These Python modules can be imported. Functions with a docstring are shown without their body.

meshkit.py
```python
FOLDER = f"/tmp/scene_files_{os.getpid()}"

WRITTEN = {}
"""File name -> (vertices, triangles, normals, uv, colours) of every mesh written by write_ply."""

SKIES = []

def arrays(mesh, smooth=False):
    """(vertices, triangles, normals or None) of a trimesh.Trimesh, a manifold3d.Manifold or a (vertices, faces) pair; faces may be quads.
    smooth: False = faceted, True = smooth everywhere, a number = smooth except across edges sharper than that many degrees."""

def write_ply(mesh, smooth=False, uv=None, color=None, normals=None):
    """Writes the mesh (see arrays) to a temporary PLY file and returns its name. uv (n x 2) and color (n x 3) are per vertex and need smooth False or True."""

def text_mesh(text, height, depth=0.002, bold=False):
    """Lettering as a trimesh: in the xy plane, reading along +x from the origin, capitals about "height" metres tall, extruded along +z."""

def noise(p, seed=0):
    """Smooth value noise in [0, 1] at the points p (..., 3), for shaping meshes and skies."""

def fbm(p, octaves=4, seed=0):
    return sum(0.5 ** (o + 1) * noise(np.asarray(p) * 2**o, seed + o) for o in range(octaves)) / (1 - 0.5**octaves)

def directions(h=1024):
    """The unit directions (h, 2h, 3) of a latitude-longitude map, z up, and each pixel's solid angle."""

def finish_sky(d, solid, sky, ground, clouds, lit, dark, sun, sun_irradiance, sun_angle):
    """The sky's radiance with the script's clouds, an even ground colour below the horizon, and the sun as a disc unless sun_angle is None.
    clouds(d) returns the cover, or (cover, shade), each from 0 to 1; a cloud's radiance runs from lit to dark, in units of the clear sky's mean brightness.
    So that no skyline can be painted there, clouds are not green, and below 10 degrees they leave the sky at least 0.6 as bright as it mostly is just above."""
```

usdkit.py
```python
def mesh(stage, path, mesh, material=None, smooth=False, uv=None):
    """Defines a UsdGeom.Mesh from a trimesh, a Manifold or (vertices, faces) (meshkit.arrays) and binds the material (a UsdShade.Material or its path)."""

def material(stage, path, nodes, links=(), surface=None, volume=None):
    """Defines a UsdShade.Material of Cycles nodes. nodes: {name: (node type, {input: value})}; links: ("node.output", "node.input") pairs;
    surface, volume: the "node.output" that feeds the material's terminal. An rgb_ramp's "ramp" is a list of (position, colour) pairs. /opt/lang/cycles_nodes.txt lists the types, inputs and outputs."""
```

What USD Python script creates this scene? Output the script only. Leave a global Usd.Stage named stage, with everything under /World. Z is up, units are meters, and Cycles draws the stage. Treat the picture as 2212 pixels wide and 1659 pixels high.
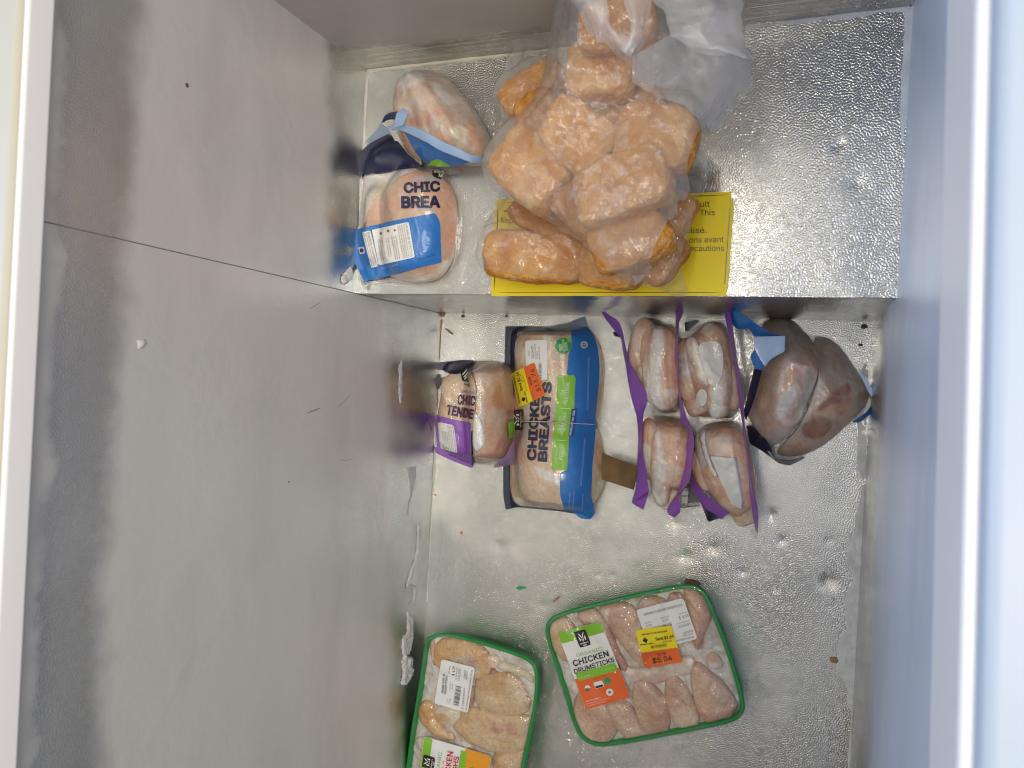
import math, random, numpy as np, trimesh, shapely, usdkit, meshkit
from shapely.geometry import Polygon
from scipy.spatial import Delaunay
from scipy.ndimage import map_coordinates, gaussian_filter, distance_transform_edt, maximum_filter
from pxr import Usd, UsdGeom, UsdLux, UsdShade, Gf, Sdf

random.seed(7); RNG = np.random.default_rng(7)
stage = Usd.Stage.CreateInMemory()
UsdGeom.SetStageUpAxis(stage, UsdGeom.Tokens.z); UsdGeom.SetStageMetersPerUnit(stage, 1.0)
UsdGeom.Xform.Define(stage, '/World'); UsdGeom.Scope.Define(stage, '/World/Looks')

# ------------------------------------------------------------------ camera, lamps, exposure
K = 1.15
CAM = np.array([0.4847916, -0.0912002, 0.9599824]) * K
ROT = np.array([[0.9313318, -0.0508345, 0.3606063], [0.0528033, 0.9985953, 0.0043975], [-0.3603233, 0.0149457, 0.9327078]])
FOC = 1612.4; IW, IH = 2212., 1659.
W, SH, DB, HW = .644, .256, .2965, .695       # inner width, shelf height, back wall, wall top
YF = -1.35                                       # front end of the chest, outside the frame
cam = UsdGeom.Camera.Define(stage, '/World/camera')
m = Gf.Matrix4d(*[float(x) for x in np.vstack([np.c_[ROT.T, [0, 0, 0]], np.r_[CAM, 1]]).ravel()])
cam.AddTransformOp().Set(m)
cam.CreateHorizontalApertureAttr(36.0); cam.CreateVerticalApertureAttr(27.0)
cam.CreateFocalLengthAttr(36.0 * FOC / IW); cam.CreateClippingRangeAttr(Gf.Vec2f(.01, 50))
cam.CreateFStopAttr(9.0); cam.CreateFocusDistanceAttr(1.02)
cam.CreateExposureAttr(-0.12)

def lookmat(pos, target):
    z = np.array(pos, float) - np.array(target, float); z /= np.linalg.norm(z)
    x = np.cross([0, 1, 0.01], z); x /= np.linalg.norm(x); y = np.cross(z, x)
    return Gf.Matrix4d(*[float(v) for v in np.vstack([np.c_[np.array([x, y, z]), [0, 0, 0]], np.r_[pos, 1]]).ravel()])
def rect(name, pos, target, w, h, inten, col):
    l = UsdLux.RectLight.Define(stage, '/World/' + name); l.CreateWidthAttr(w); l.CreateHeightAttr(h)
    l.CreateIntensityAttr(inten); l.CreateColorAttr(Gf.Vec3f(*col)); l.AddTransformOp().Set(lookmat(pos, target)); return l
rect('ceiling_lamp', (-.12, .10, 2.35), (-.12, .10, 0), 1.8, 1.6, 1.0, (1.0, .95, .87))
rect('doorway_light', (1.65, .0, 2.3), (0, -.1, .35), 1.0, 1.5, 9.0, (1.0, .965, .90))
rect('window_light', (-1.7, -.25, 2.2), (.64, -.2, .5), 1.2, 1.4, 9.5, (.46, .66, 1.0))
rect('strip_lamp', (.30, .22, 2.3), (.30, .22, 0), .03, .9, 55., (1.0, .93, .78))
bulb = UsdLux.SphereLight.Define(stage, '/World/warm_bulb'); bulb.CreateRadiusAttr(.04); bulb.CreateIntensityAttr(350.0)
bulb.CreateColorAttr(Gf.Vec3f(1.0, .82, .5)); bulb.AddTranslateOp().Set(Gf.Vec3d(.95, -.45, 2.2))
dome = UsdLux.DomeLight.Define(stage, '/World/room_light')

# ------------------------------------------------------------------ materials
MATS = {}
def mat(name, nodes, links=(), surface='p.BSDF', volume=None):
    MATS[name] = usdkit.material(stage, '/World/Looks/' + name, nodes, links, surface=surface); return MATS[name]
UsdShade.MaterialBindingAPI.Apply(dome.GetPrim()).Bind(mat('room_air', {'b': ('background_shader', {'color': (1.0, .95, .88), 'strength': .30})}, surface='b.background'))

def plain(name, col, rough=.45, coat=0., metal=0., bump=0., bscale=60., var=0.):
    n = {'p': ('principled_bsdf', {'base_color': col, 'roughness': rough, 'coat_weight': coat, 'coat_roughness': .08, 'metallic': metal}), 'g': ('geometry', {})}
    L = []
    if bump:
        n['n'] = ('noise_texture', {'scale': bscale, 'detail': 3.}); n['b'] = ('bump', {'strength': bump, 'distance': .003})
        L += [('g.position', 'n.vector'), ('n.fac', 'b.height'), ('b.normal', 'p.normal'), ('b.normal', 'p.coat_normal')]
    if var:
        n['v'] = ('noise_texture', {'scale': 35., 'detail': 5.})
        n['r'] = ('rgb_ramp', {'ramp': [(.3, tuple(c * (1 - var) for c in col)), (.7, tuple(min(1, c * (1 + var * .6)) for c in col))]})
        L += [('g.position', 'v.vector'), ('v.fac', 'r.fac'), ('r.color', 'p.base_color')]
    return mat(name, n, L)

def metal(name, tint=(.60, .60, .585), rough=.19, bump=.38, gs=165., frost=None):
    """Embossed sheet metal; frost = (z0, slope per metre of y, softness, band low, band high) covers it above z0."""
    n = {'g': ('geometry', {}), 'map': ('mapping', {'rotation': (0., math.pi / 2, 0.) if frost else (0., 0., 0.)}),
         'gab': ('gabor_texture', {'type': '2D', 'scale': gs, 'frequency': 2.0, 'anisotropy': 0.}),
         'st': ('map_range', {'value': .5, 'from_min': .38, 'from_max': .62, 'to_min': 0., 'to_max': 1., 'clamp': True, 'range_type': 'smoothstep'}),
         'bp': ('bump', {'strength': bump, 'distance': .0011}),
         'sm': ('noise_texture', {'scale': 7., 'detail': 4.}),
         'rr': ('map_range', {'from_min': .3, 'from_max': .7, 'to_min': rough - .05, 'to_max': rough + .07, 'clamp': True}),
         'cr': ('rgb_ramp', {'ramp': [(.3, tuple(t * .88 for t in tint)), (.7, tint)]}),
         'p': ('principled_bsdf', {'metallic': 1., 'roughness': rough})}
    L = [('g.position', 'map.vector'), ('map.vector', 'gab.vector'), ('gab.value', 'st.value'), ('st.result', 'bp.height'), ('bp.normal', 'p.normal'),
         ('g.position', 'sm.vector'), ('sm.fac', 'rr.value'), ('rr.result', 'p.roughness'), ('sm.fac', 'cr.fac'), ('cr.color', 'p.base_color')]
    if frost is None: return mat(name, n, L)
    z0, slope, soft, b0, b1, fcol, frough = frost
    n.update({'s': ('separate_xyz', {}), 'ny': ('noise_texture', {'scale': 9., 'detail': 5., 'roughness': .6}),
        'a': ('math', {'math_type': 'multiply_add', 'value2': -slope, 'value3': -z0}),         # -(z0+slope*y)
        'b': ('math', {'math_type': 'add'}),                                                    # z - zb
        'c': ('math', {'math_type': 'multiply_add', 'value2': .07, 'value3': -.035}), 'd': ('math', {'math_type': 'add'}),
        'm1': ('map_range', {'from_min': 0., 'from_max': soft, 'to_min': 0., 'to_max': 1., 'clamp': True, 'range_type': 'smoothstep'}),
        'e': ('math', {'math_type': 'add'}),
        'm2': ('map_range', {'from_min': b0 - .012, 'from_max': b0 + .022, 'to_min': 1., 'to_max': .30, 'clamp': True, 'range_type': 'smoothstep'}),
        'm3': ('map_range', {'from_min': b1 - .012, 'from_max': b1 + .008, 'to_min': 0., 'to_max': 1., 'clamp': True, 'range_type': 'smoothstep'}),
        'mx': ('math', {'math_type': 'maximum'}), 'mm': ('math', {'math_type': 'multiply'}),
        'mp2': ('mapping', {'scale': (3., 1.3, 4.5)}), 'n2': ('noise_texture', {'scale': 2.2, 'detail': 6., 'roughness': .55}),
        'n3': ('noise_texture', {'scale': 95., 'detail': 3.}), 'n4': ('noise_texture', {'scale': 14., 'detail': 6., 'distortion': .6}),
        'fr': ('rgb_ramp', {'ramp': [(.25, tuple(c * .86 for c in fcol)), (.5, fcol), (.8, tuple(min(1, c * 1.08) for c in fcol))]}),
        'b2': ('bump', {'strength': .10, 'distance': .003}), 'b3': ('bump', {'strength': .16, 'distance': .012}),
        'q': ('principled_bsdf', {'roughness': frough, 'specular_ior_level': .6, 'metallic': .25}), 'x': ('mix_closure', {})})
    L += [('g.position', 's.vector'), ('g.position', 'ny.vector'), ('s.y', 'a.value1'), ('a.value', 'b.value1'), ('s.z', 'b.value2'),
          ('ny.fac', 'c.value1'), ('c.value', 'd.value1'), ('b.value', 'd.value2'), ('d.value', 'm1.value'),
          ('s.z', 'e.value1'), ('c.value', 'e.value2'), ('e.value', 'm2.value'), ('e.value', 'm3.value'), ('m2.result', 'mx.value1'), ('m3.result', 'mx.value2'),
          ('mx.value', 'mm.value1'), ('m1.result', 'mm.value2'), ('g.position', 'mp2.vector'), ('mp2.vector', 'n2.vector'), ('n2.fac', 'fr.fac'), ('fr.color', 'q.base_color'),
          ('g.position', 'n3.vector'), ('n3.fac', 'b2.height'), ('g.position', 'n4.vector'), ('n4.fac', 'b3.height'), ('b2.normal', 'b3.normal'), ('b3.normal', 'q.normal'),
          ('p.BSDF', 'x.closure1'), ('q.BSDF', 'x.closure2'), ('mm.value', 'x.fac')]
    return mat(name, n, L, surface='x.closure')

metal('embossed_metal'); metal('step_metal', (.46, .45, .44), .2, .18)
GREYF = (.56, .545, .52)
metal('left_wall_front', bump=.22, rough=.30, frost=(.150, .13, .05, .615, .682, GREYF, .42))
metal('left_wall_back', bump=.22, rough=.30, frost=(.300, .06, .035, .612, .684, GREYF, .42))
metal('back_wall_metal', (.55, .53, .5), frost=(.300, 0., .02, 2., 3., (.46, .44, .42), .5))
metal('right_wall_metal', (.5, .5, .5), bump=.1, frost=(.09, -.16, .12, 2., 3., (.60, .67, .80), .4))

def meat(name, a, b, c, scale=16., frost=.35, coat=.55, bumpy=.35, speck=0., rough=.42, lo=.35, hi=.65):
    n = {'g': ('geometry', {}), 'n1': ('noise_texture', {'scale': scale, 'detail': 5., 'roughness': .6, 'distortion': .7}),
         'cr': ('rgb_ramp', {'ramp': [(lo - .05, a), (.5, b), (hi + .05, c)]}),
         'n2': ('noise_texture', {'scale': scale * 1.7, 'detail': 6., 'roughness': .65, 'distortion': 1.2}),
         'fm': ('map_range', {'from_min': .56, 'from_max': .68, 'to_min': 0., 'to_max': frost, 'clamp': True}),
         'mx': ('mix', {'color2': (.74, .70, .66)}),
         'n3': ('noise_texture', {'scale': 170., 'detail': 4., 'roughness': .6}), 'n4': ('noise_texture', {'scale': 38., 'detail': 4., 'distortion': .5}),
         'b1': ('bump', {'strength': bumpy, 'distance': .002}), 'b2': ('bump', {'strength': .5, 'distance': .008}),
         'p': ('principled_bsdf', {'roughness': rough, 'coat_weight': coat, 'coat_roughness': .12, 'subsurface_weight': .12, 'subsurface_radius': (1., .4, .25), 'subsurface_scale': .006})}
    L = [('g.position', k + '.vector') for k in ('n1', 'n2', 'n3', 'n4')]
    L += [('n1.fac', 'cr.fac'), ('cr.color', 'mx.color1'), ('n2.fac', 'fm.value'), ('fm.result', 'mx.fac'),
          ('n3.fac', 'b1.height'), ('n4.fac', 'b2.height'), ('b1.normal', 'b2.normal'), ('b2.normal', 'p.normal')]
    if speck:
        n['vo'] = ('voronoi_texture', {'scale': 230.}); n['sp'] = ('map_range', {'from_min': .12, 'from_max': .35, 'to_min': speck, 'to_max': 0., 'clamp': True})
        n['m2'] = ('mix', {'color2': tuple(x * .45 for x in a)})
        L += [('g.position', 'vo.vector'), ('vo.distance', 'sp.value'), ('mx.color', 'm2.color1'), ('sp.result', 'm2.fac'), ('m2.color', 'p.base_color')]
    else: L += [('mx.color', 'p.base_color')]
    return mat(name, n, L)
meat('meat_pink', (.50, .20, .11), (.62, .31, .18), (.72, .45, .30))
meat('meat_tan', (.56, .31, .16), (.66, .41, .24), (.72, .52, .36))
meat('meat_pale', (.50, .33, .24), (.60, .44, .34), (.66, .55, .46), frost=.6)
meat('meat_grey', (.40, .24, .18), (.52, .36, .29), (.58, .46, .40), frost=.5)
meat('meat_fat', (.72, .60, .45), (.78, .69, .58), (.80, .75, .70), frost=.6)
meat('drumstick_skin', (.42, .22, .14), (.52, .32, .21), (.60, .42, .30), scale=24., frost=.30, speck=.55)
meat('thigh_skin', (.56, .32, .13), (.66, .44, .21), (.68, .50, .32), scale=20., frost=.40, speck=.45)
meat('white_card', (.74, .70, .67), (.80, .77, .74), (.82, .80, .78), frost=.2, coat=.4, bumpy=.1)
meat('frosted_film', (.42, .36, .32), (.62, .58, .55), (.74, .71, .68), scale=30., frost=.7, coat=.5)
def tinted(name, rough=.4, coat=.5, speck=0., bumpy=.35, spec=.5):
    n = {'g': ('geometry', {}), 'at': ('attribute', {'attribute': 'tone'}), 'n3': ('noise_texture', {'scale': 190., 'detail': 4., 'roughness': .65}), 'n4': ('noise_texture', {'scale': 45., 'detail': 4., 'distortion': .6}),
         'b1': ('bump', {'strength': bumpy, 'distance': .002}), 'b2': ('bump', {'strength': .5, 'distance': .006}), 'vr': ('rgb_ramp', {'ramp': [(.3, (.80, .78, .76)), (.7, (1.1, 1.1, 1.1))]}), 'mu': ('mix', {'mix_type': 'multiply', 'fac': .8}),
         'p': ('principled_bsdf', {'roughness': rough, 'coat_weight': coat, 'coat_roughness': .12, 'specular_ior_level': spec, 'subsurface_weight': .08, 'subsurface_radius': (1., .4, .25), 'subsurface_scale': .005})}
    L = [('g.position', 'n3.vector'), ('g.position', 'n4.vector'), ('n3.fac', 'b1.height'), ('n4.fac', 'b2.height'), ('b1.normal', 'b2.normal'), ('b2.normal', 'p.normal'), ('n3.fac', 'vr.fac'), ('at.color', 'mu.color1'), ('vr.color', 'mu.color2')]
    if speck:
        n['vo'] = ('voronoi_texture', {'scale': 290., 'randomness': .7}); n['sp'] = ('map_range', {'from_min': .12, 'from_max': .38, 'to_min': speck, 'to_max': 0., 'clamp': True}); n['m2'] = ('mix', {'mix_type': 'multiply', 'color2': (.50, .36, .28)})
        L += [('g.position', 'vo.vector'), ('vo.distance', 'sp.value'), ('sp.result', 'm2.fac'), ('mu.color', 'm2.color1'), ('m2.color', 'p.base_color')]
    else: L += [('mu.color', 'p.base_color')]
    return mat(name, n, L)
tinted('raw_meat'); tinted('chicken_skin', .45, .4, .6); tinted('crumb_coating', .9, 0., .35, 1.0, .15)
PAL = {'meat_pink': ((.64, .31, .20), (.74, .44, .29), (.80, .57, .43)), 'meat_tan': ((.66, .41, .25), (.75, .53, .35), (.80, .62, .46)), 'meat_pale': ((.54, .36, .27), (.64, .49, .39), (.72, .62, .54)), 'meat_grey': ((.62, .40, .31), (.74, .56, .47), (.82, .70, .63)),
       'meat_fat': ((.74, .62, .44), (.80, .71, .56), (.82, .77, .70)), 'frosted_film': ((.60, .52, .47), (.74, .69, .65), (.80, .77, .75)), 'white_card': ((.78, .74, .71), (.82, .80, .78), (.84, .83, .82)), 'blood': ((.36, .15, .10), (.46, .21, .15), (.55, .32, .24)),
       'drumstick_skin': ((.58, .34, .23), (.68, .46, .33), (.76, .57, .44)), 'skin_pink': ((.54, .27, .19), (.64, .37, .26), (.72, .48, .36)), 'thigh_skin': ((.60, .36, .16), (.68, .46, .24), (.72, .55, .36)), 'thigh_orange': ((.62, .32, .11), (.68, .40, .16), (.72, .48, .24)), 'breading': ((.54, .225, .042), (.63, .29, .060), (.70, .37, .105)), 'breading_dark': ((.44, .17, .035), (.54, .23, .055), (.62, .31, .09)), 'crumb_frost': ((.66, .38, .15), (.74, .52, .32), (.84, .76, .66))}
def ramp3(p, t):
    a, b, c = (np.array(x) for x in PAL[p]); t = np.clip((t - .32) / .36, 0, 1)[:, None]; return np.where(t < .5, a + (b - a) * t * 2, b + (c - b) * (t * 2 - 1))
def tone_of(v, pal, patches, seed, fs=26., frost=.0, fcol='frosted_film'):
    q = np.c_[v[:, 0] * fs, v[:, 1] * fs, v[:, 2] * fs + seed * 5.3]; wq = q + 1.2 * np.stack([meshkit.fbm(q * .8 + k * 17, 3, seed + k) for k in range(3)], -1)
    col = ramp3(pal, meshkit.fbm(wq, 4, seed)); f2 = meshkit.fbm(wq * 2.3 + 31, 4, seed + 3)
    for k, (w, p2, soft) in enumerate(patches):
        pg = sound(w); d = shapely.distance(shapely.points(v[:, 0], v[:, 1]), pg.boundary); d = np.where(shapely.contains_xy(pg, v[:, 0], v[:, 1]), d, -d)
        d = d + (meshkit.fbm(q * 3.2 + 7 * k, 4, seed + k) - .5) * soft * 5; t = np.clip(d / soft * .5 + .5, 0, 1)[:, None]; col = col * (1 - t) + ramp3(p2, f2) * t
    if frost:
        t = np.clip((meshkit.fbm(wq * 1.7 + 3, 5, seed + 9) - .56) / .07, 0, 1)[:, None] * frost; col = col * (1 - t) + ramp3(fcol, f2) * t
    return np.clip(col, 0, .9)
def bread(name, a, b):
    n = {'g': ('geometry', {}), 'n1': ('noise_texture', {'scale': 30., 'detail': 6., 'roughness': .7}), 'cr': ('rgb_ramp', {'ramp': [(.3, a), (.68, b)]}),
         'n2': ('noise_texture', {'scale': 55., 'detail': 8., 'roughness': .75, 'distortion': .5}), 'fm': ('map_range', {'from_min': .57, 'from_max': .70, 'to_min': 0., 'to_max': .6, 'clamp': True}),
         'mx': ('mix', {'color2': (.80, .70, .60)}), 'n3': ('noise_texture', {'scale': 420., 'detail': 4., 'roughness': .7}),
         'vo': ('voronoi_texture', {'scale': 260.}), 'b1': ('bump', {'strength': .75, 'distance': .0016}), 'b2': ('bump', {'strength': .5, 'distance': .0016}),
         'p': ('principled_bsdf', {'roughness': .85, 'specular_ior_level': .2})}
    mat(name, n, [('g.position', k + '.vector') for k in ('n1', 'n2', 'n3', 'vo')] + [('n1.fac', 'cr.fac'), ('cr.color', 'mx.color1'), ('n2.fac', 'fm.value'), ('fm.result', 'mx.fac'),
        ('mx.color', 'p.base_color'), ('n3.fac', 'b1.height'), ('vo.distance', 'b2.height'), ('b1.normal', 'b2.normal'), ('b2.normal', 'p.normal')])
bread('breading', (.60, .25, .065), (.74, .37, .12)); bread('breading_dark', (.50, .20, .055), (.64, .30, .09))

def film(name, milky=(.02, .08), col=(.75, .73, .72), rough=.05, wr=.6, ws=28., ior=1.36, mscale=14., crink=0., cs=30.):
    n = {'g': ('geometry', {}), 'mp': ('mapping', {'scale': (1., .55, 1.), 'rotation': (0., 0., .5)}), 'n': ('noise_texture', {'scale': ws, 'detail': 5., 'roughness': .6, 'distortion': 1.5}),
         'n2': ('noise_texture', {'scale': mscale, 'detail': 6., 'roughness': .65, 'distortion': .8}), 'mr': ('map_range', {'from_min': .35, 'from_max': .68, 'to_min': milky[0], 'to_max': milky[1], 'clamp': True}),
         'b': ('bump', {'strength': wr, 'distance': .006}), 't': ('transparent_bsdf', {'color': (.97, .97, .97)}), 'd': ('diffuse_bsdf', {'color': col}), 'tl': ('translucent_bsdf', {'color': col}),
         'dt': ('mix_closure', {'fac': .4}), 'm1': ('mix_closure', {}), 'gl': ('glossy_bsdf', {'color': (1., 1., 1.), 'roughness': rough}), 'dp': ('vector_math', {'math_type': 'dot_product'}), 'ab': ('math', {'math_type': 'absolute'}), 'om': ('math', {'math_type': 'subtract', 'value1': 1., 'use_clamp': True}), 'pw': ('math', {'math_type': 'power', 'value2': 4.}), 'f': ('math', {'math_type': 'multiply_add', 'value2': .45, 'value3': .045}), 'm2': ('mix_closure', {})}
    ext = []
    if crink:
        n['wa'] = ('noise_texture', {'scale': 9., 'detail': 3.}); n['wm'] = ('mix', {'mix_type': 'linear_light', 'fac': .06}); n['v'] = ('voronoi_texture', {'scale': cs, 'randomness': 1.}); n['bv'] = ('bump', {'strength': crink, 'distance': .012})
        ext = [('g.position', 'wa.vector'), ('mp.vector', 'wm.color1'), ('wa.color', 'wm.color2'), ('wm.color', 'v.vector'), ('v.distance', 'bv.height'), ('bv.normal', 'b.normal')]
    return mat(name, n, ext + [('g.position', 'mp.vector'), ('mp.vector', 'n.vector'), ('g.position', 'n2.vector'), ('n.fac', 'b.height'), ('b.normal', 'dp.vector1'), ('g.incoming', 'dp.vector2'), ('dp.value', 'ab.value1'), ('ab.value', 'om.value2'), ('om.value', 'pw.value1'), ('pw.value', 'f.value1'), ('b.normal', 'gl.normal'), ('n2.fac', 'mr.value'),
        ('d.BSDF', 'dt.closure1'), ('tl.BSDF', 'dt.closure2'), ('t.BSDF', 'm1.closure1'), ('dt.closure', 'm1.closure2'), ('mr.result', 'm1.fac'), ('m1.closure', 'm2.closure1'), ('gl.BSDF', 'm2.closure2'), ('f.value', 'm2.fac')], surface='m2.closure')
film('clear_film'); film('tray_film', (.0, .30), ws=20., mscale=22., wr=.35); film('milky_bag', (.12, .36), rough=.09, wr=.6, ws=20., mscale=8., crink=.45, cs=26.)
film('clear_bag', (.08, .26), rough=.07, wr=.6, ws=22., crink=.45, cs=32.); film('loose_bag', (.16, .42), rough=.12, wr=.7, col=(.84, .81, .82), crink=.6, cs=18.); film('ruffle_bag', (.30, .6), rough=.12, wr=.6, col=(.86, .83, .82), crink=.6, cs=24.)
film('pale_blue_film', (.45, .60), (.45, .62, .85), wr=.3); film('lilac_film', (.5, .7), (.50, .34, .62), wr=.3)
NAVY, BLUE, LBLUE, PURP, LIME, GREEN = (.012, .016, .06), (.022, .17, .53), (.36, .52, .80), (.26, .08, .46), (.22, .52, .03), (.012, .25, .07)
plain('navy_print', NAVY, .4, .5, bump=.25); plain('blue_print', BLUE, .4, .5, bump=.3); plain('light_blue_print', LBLUE, .4, .4, bump=.2)
plain('purple_print', PURP, .4, .5, bump=.3); plain('lime_print', LIME, .45, .3); plain('green_print', (.02, .30, .08), .45, .3)
plain('black_print', (.012, .012, .013), .45, .3); plain('white_print', (.80, .79, .77), .5); plain('white_paper', (.80, .80, .80), .6, bump=.08)
plain('orange_paper', (.80, .13, .02), .55); plain('yellow_paper', (.85, .70, .01), .55); plain('amber_paper', (.80, .34, .02), .55)
plain('dark_blue_print', (.02, .07, .28), .45, .3); plain('plum_print', (.07, .015, .07), .45, .3); plain('red_print', (.55, .03, .03), .5)
plain('scuff_grey', (.22, .22, .21), .7); plain('grey_print', (.16, .16, .17), .6); plain('pale_lime_print', (.62, .76, .48), .5); plain('soft_green_print', (.25, .50, .12), .5)
plain('sticker_yellow', (.84, .66, .004), .5, bump=.05)
mat('tray_green', {'p': ('principled_bsdf', {'base_color': (.008, .38, .09), 'roughness': .28, 'coat_weight': .3}), 't': ('translucent_bsdf', {'color': (.02, .75, .16)}), 'x': ('mix_closure', {'fac': .5})}, [('p.BSDF', 'x.closure1'), ('t.BSDF', 'x.closure2')], surface='x.closure'); plain('cardboard', (.20, .115, .045), .8, bump=.3, var=.3); plain('bark', (.17, .10, .06), .9, bump=.6, var=.4)
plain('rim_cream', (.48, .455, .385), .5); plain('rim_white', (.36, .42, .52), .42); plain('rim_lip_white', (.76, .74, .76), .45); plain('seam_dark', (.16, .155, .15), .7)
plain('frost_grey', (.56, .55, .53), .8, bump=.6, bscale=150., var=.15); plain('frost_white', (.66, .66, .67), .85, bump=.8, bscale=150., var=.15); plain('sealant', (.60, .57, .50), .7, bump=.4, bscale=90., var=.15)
plain('crumb_dark', (.10, .07, .05), .9); plain('crumb_orange', (.55, .16, .03), .85, var=.3); plain('twig_tan', (.36, .20, .09), .85, var=.3)

# ------------------------------------------------------------------ prims
USED = {}
def numbered(parent, name):
    k = (parent, name); n = USED.get(k, 0); USED[k] = n + 1
    return name if n == 0 else f'{name}_{n:03d}'
def put(prim, label=None, cat=None, group=None, kind=None):
    for k, v in (('label', label), ('category', cat), ('group', group), ('kind', kind)):
        if v: prim.SetCustomDataByKey(k, v)
class Node:
    def __init__(s, path, loc): s.path, s.loc = path, np.asarray(loc, float)
def thing(name, label, cat, loc, group=None, kind=None):
    p = '/World/' + numbered('/World', name); x = UsdGeom.Xform.Define(stage, p); x.AddTranslateOp().Set(Gf.Vec3d(*map(float, loc)))
    put(x.GetPrim(), label, cat, group, kind); return Node(p, loc)
def part(name, mesh, material, parent, smooth=40, label=None):
    """mesh in world coordinates -> one Mesh under parent (a Node)"""
    if not hasattr(mesh, 'faces') and len(mesh[1]) == 0: print('EMPTY', parent.path, name); return Node(parent.path, parent.loc)
    p = parent.path + '/' + numbered(parent.path, name)
    v, f = (mesh.vertices, mesh.faces) if hasattr(mesh, 'faces') else mesh
    mm = usdkit.mesh(stage, p, (np.asarray(v) - parent.loc, np.asarray(f)), MATS[material], smooth=smooth)
    put(mm.GetPrim(), label); return Node(p, parent.loc)
def tone(path, col): UsdGeom.PrimvarsAPI(stage.GetPrimAtPath(path)).CreatePrimvar('tone', Sdf.ValueTypeNames.Color3fArray, 'vertex').Set([Gf.Vec3f(*map(float, c)) for c in col])
def meatpart(name, mesh, parent, pal, patches=(), seed=0, mt='raw_meat', **kw):
    v, f = (mesh.vertices, mesh.faces) if hasattr(mesh, 'faces') else mesh; nd = part(name, (v, f), mt, parent, True); tone(nd.path, tone_of(np.asarray(v), pal, patches, seed, **kw)); return nd
def top(name, mesh, material, label, cat, group=None, kind=None, smooth=40):
    p = '/World/' + numbered('/World', name)
    v, f = (mesh.vertices, mesh.faces) if hasattr(mesh, 'faces') else mesh
    v = np.asarray(v); c = np.r_[(v[:, :2].min(0) + v[:, :2].max(0)) / 2, v[:, 2].min()]
    mm = usdkit.mesh(stage, p, (v - c, np.asarray(f)), MATS[material], smooth=smooth)
    UsdGeom.Xformable(mm).AddTranslateOp().Set(Gf.Vec3d(*map(float, c))); put(mm.GetPrim(), label, cat, group, kind); return Node(p, c)

# ------------------------------------------------------------------ geometry helpers
def PX(uv, z):
    """world point(s) at height z seen along the direction uv of the survey photograph"""
    uv = np.atleast_2d(np.asarray(uv, float)); z = np.broadcast_to(np.asarray(z, float), (len(uv),))
    d = np.c_[(uv[:, 0] - IW / 2) / FOC, -(uv[:, 1] - IH / 2) / FOC, -np.ones(len(uv))] @ ROT.T
    return CAM + d * ((z - CAM[2]) / d[:, 2])[:, None]
def Z(ox, oy, s): return lambda pts: np.asarray(pts, float) * s + [ox, oy]
Z1, Z2, Z3, Z4 = Z(685.8, 82.3, .3472), Z(1015, 0, .3967), Z(877.8, 630.9, .3141), Z(1261.8, 630.9, .3307)
Z5, Z6 = Z(1152.1, 1206.9, .2646), Z(850.3, 1316.6, .20635)
def chaikin(p, n=2):
    p = np.asarray(p, float)
    for _ in range(n):
        q = np.roll(p, -1, 0); p = np.stack([.75 * p + .25 * q, .25 * p + .75 * q], 1).reshape(-1, p.shape[1])
    return p
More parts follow.
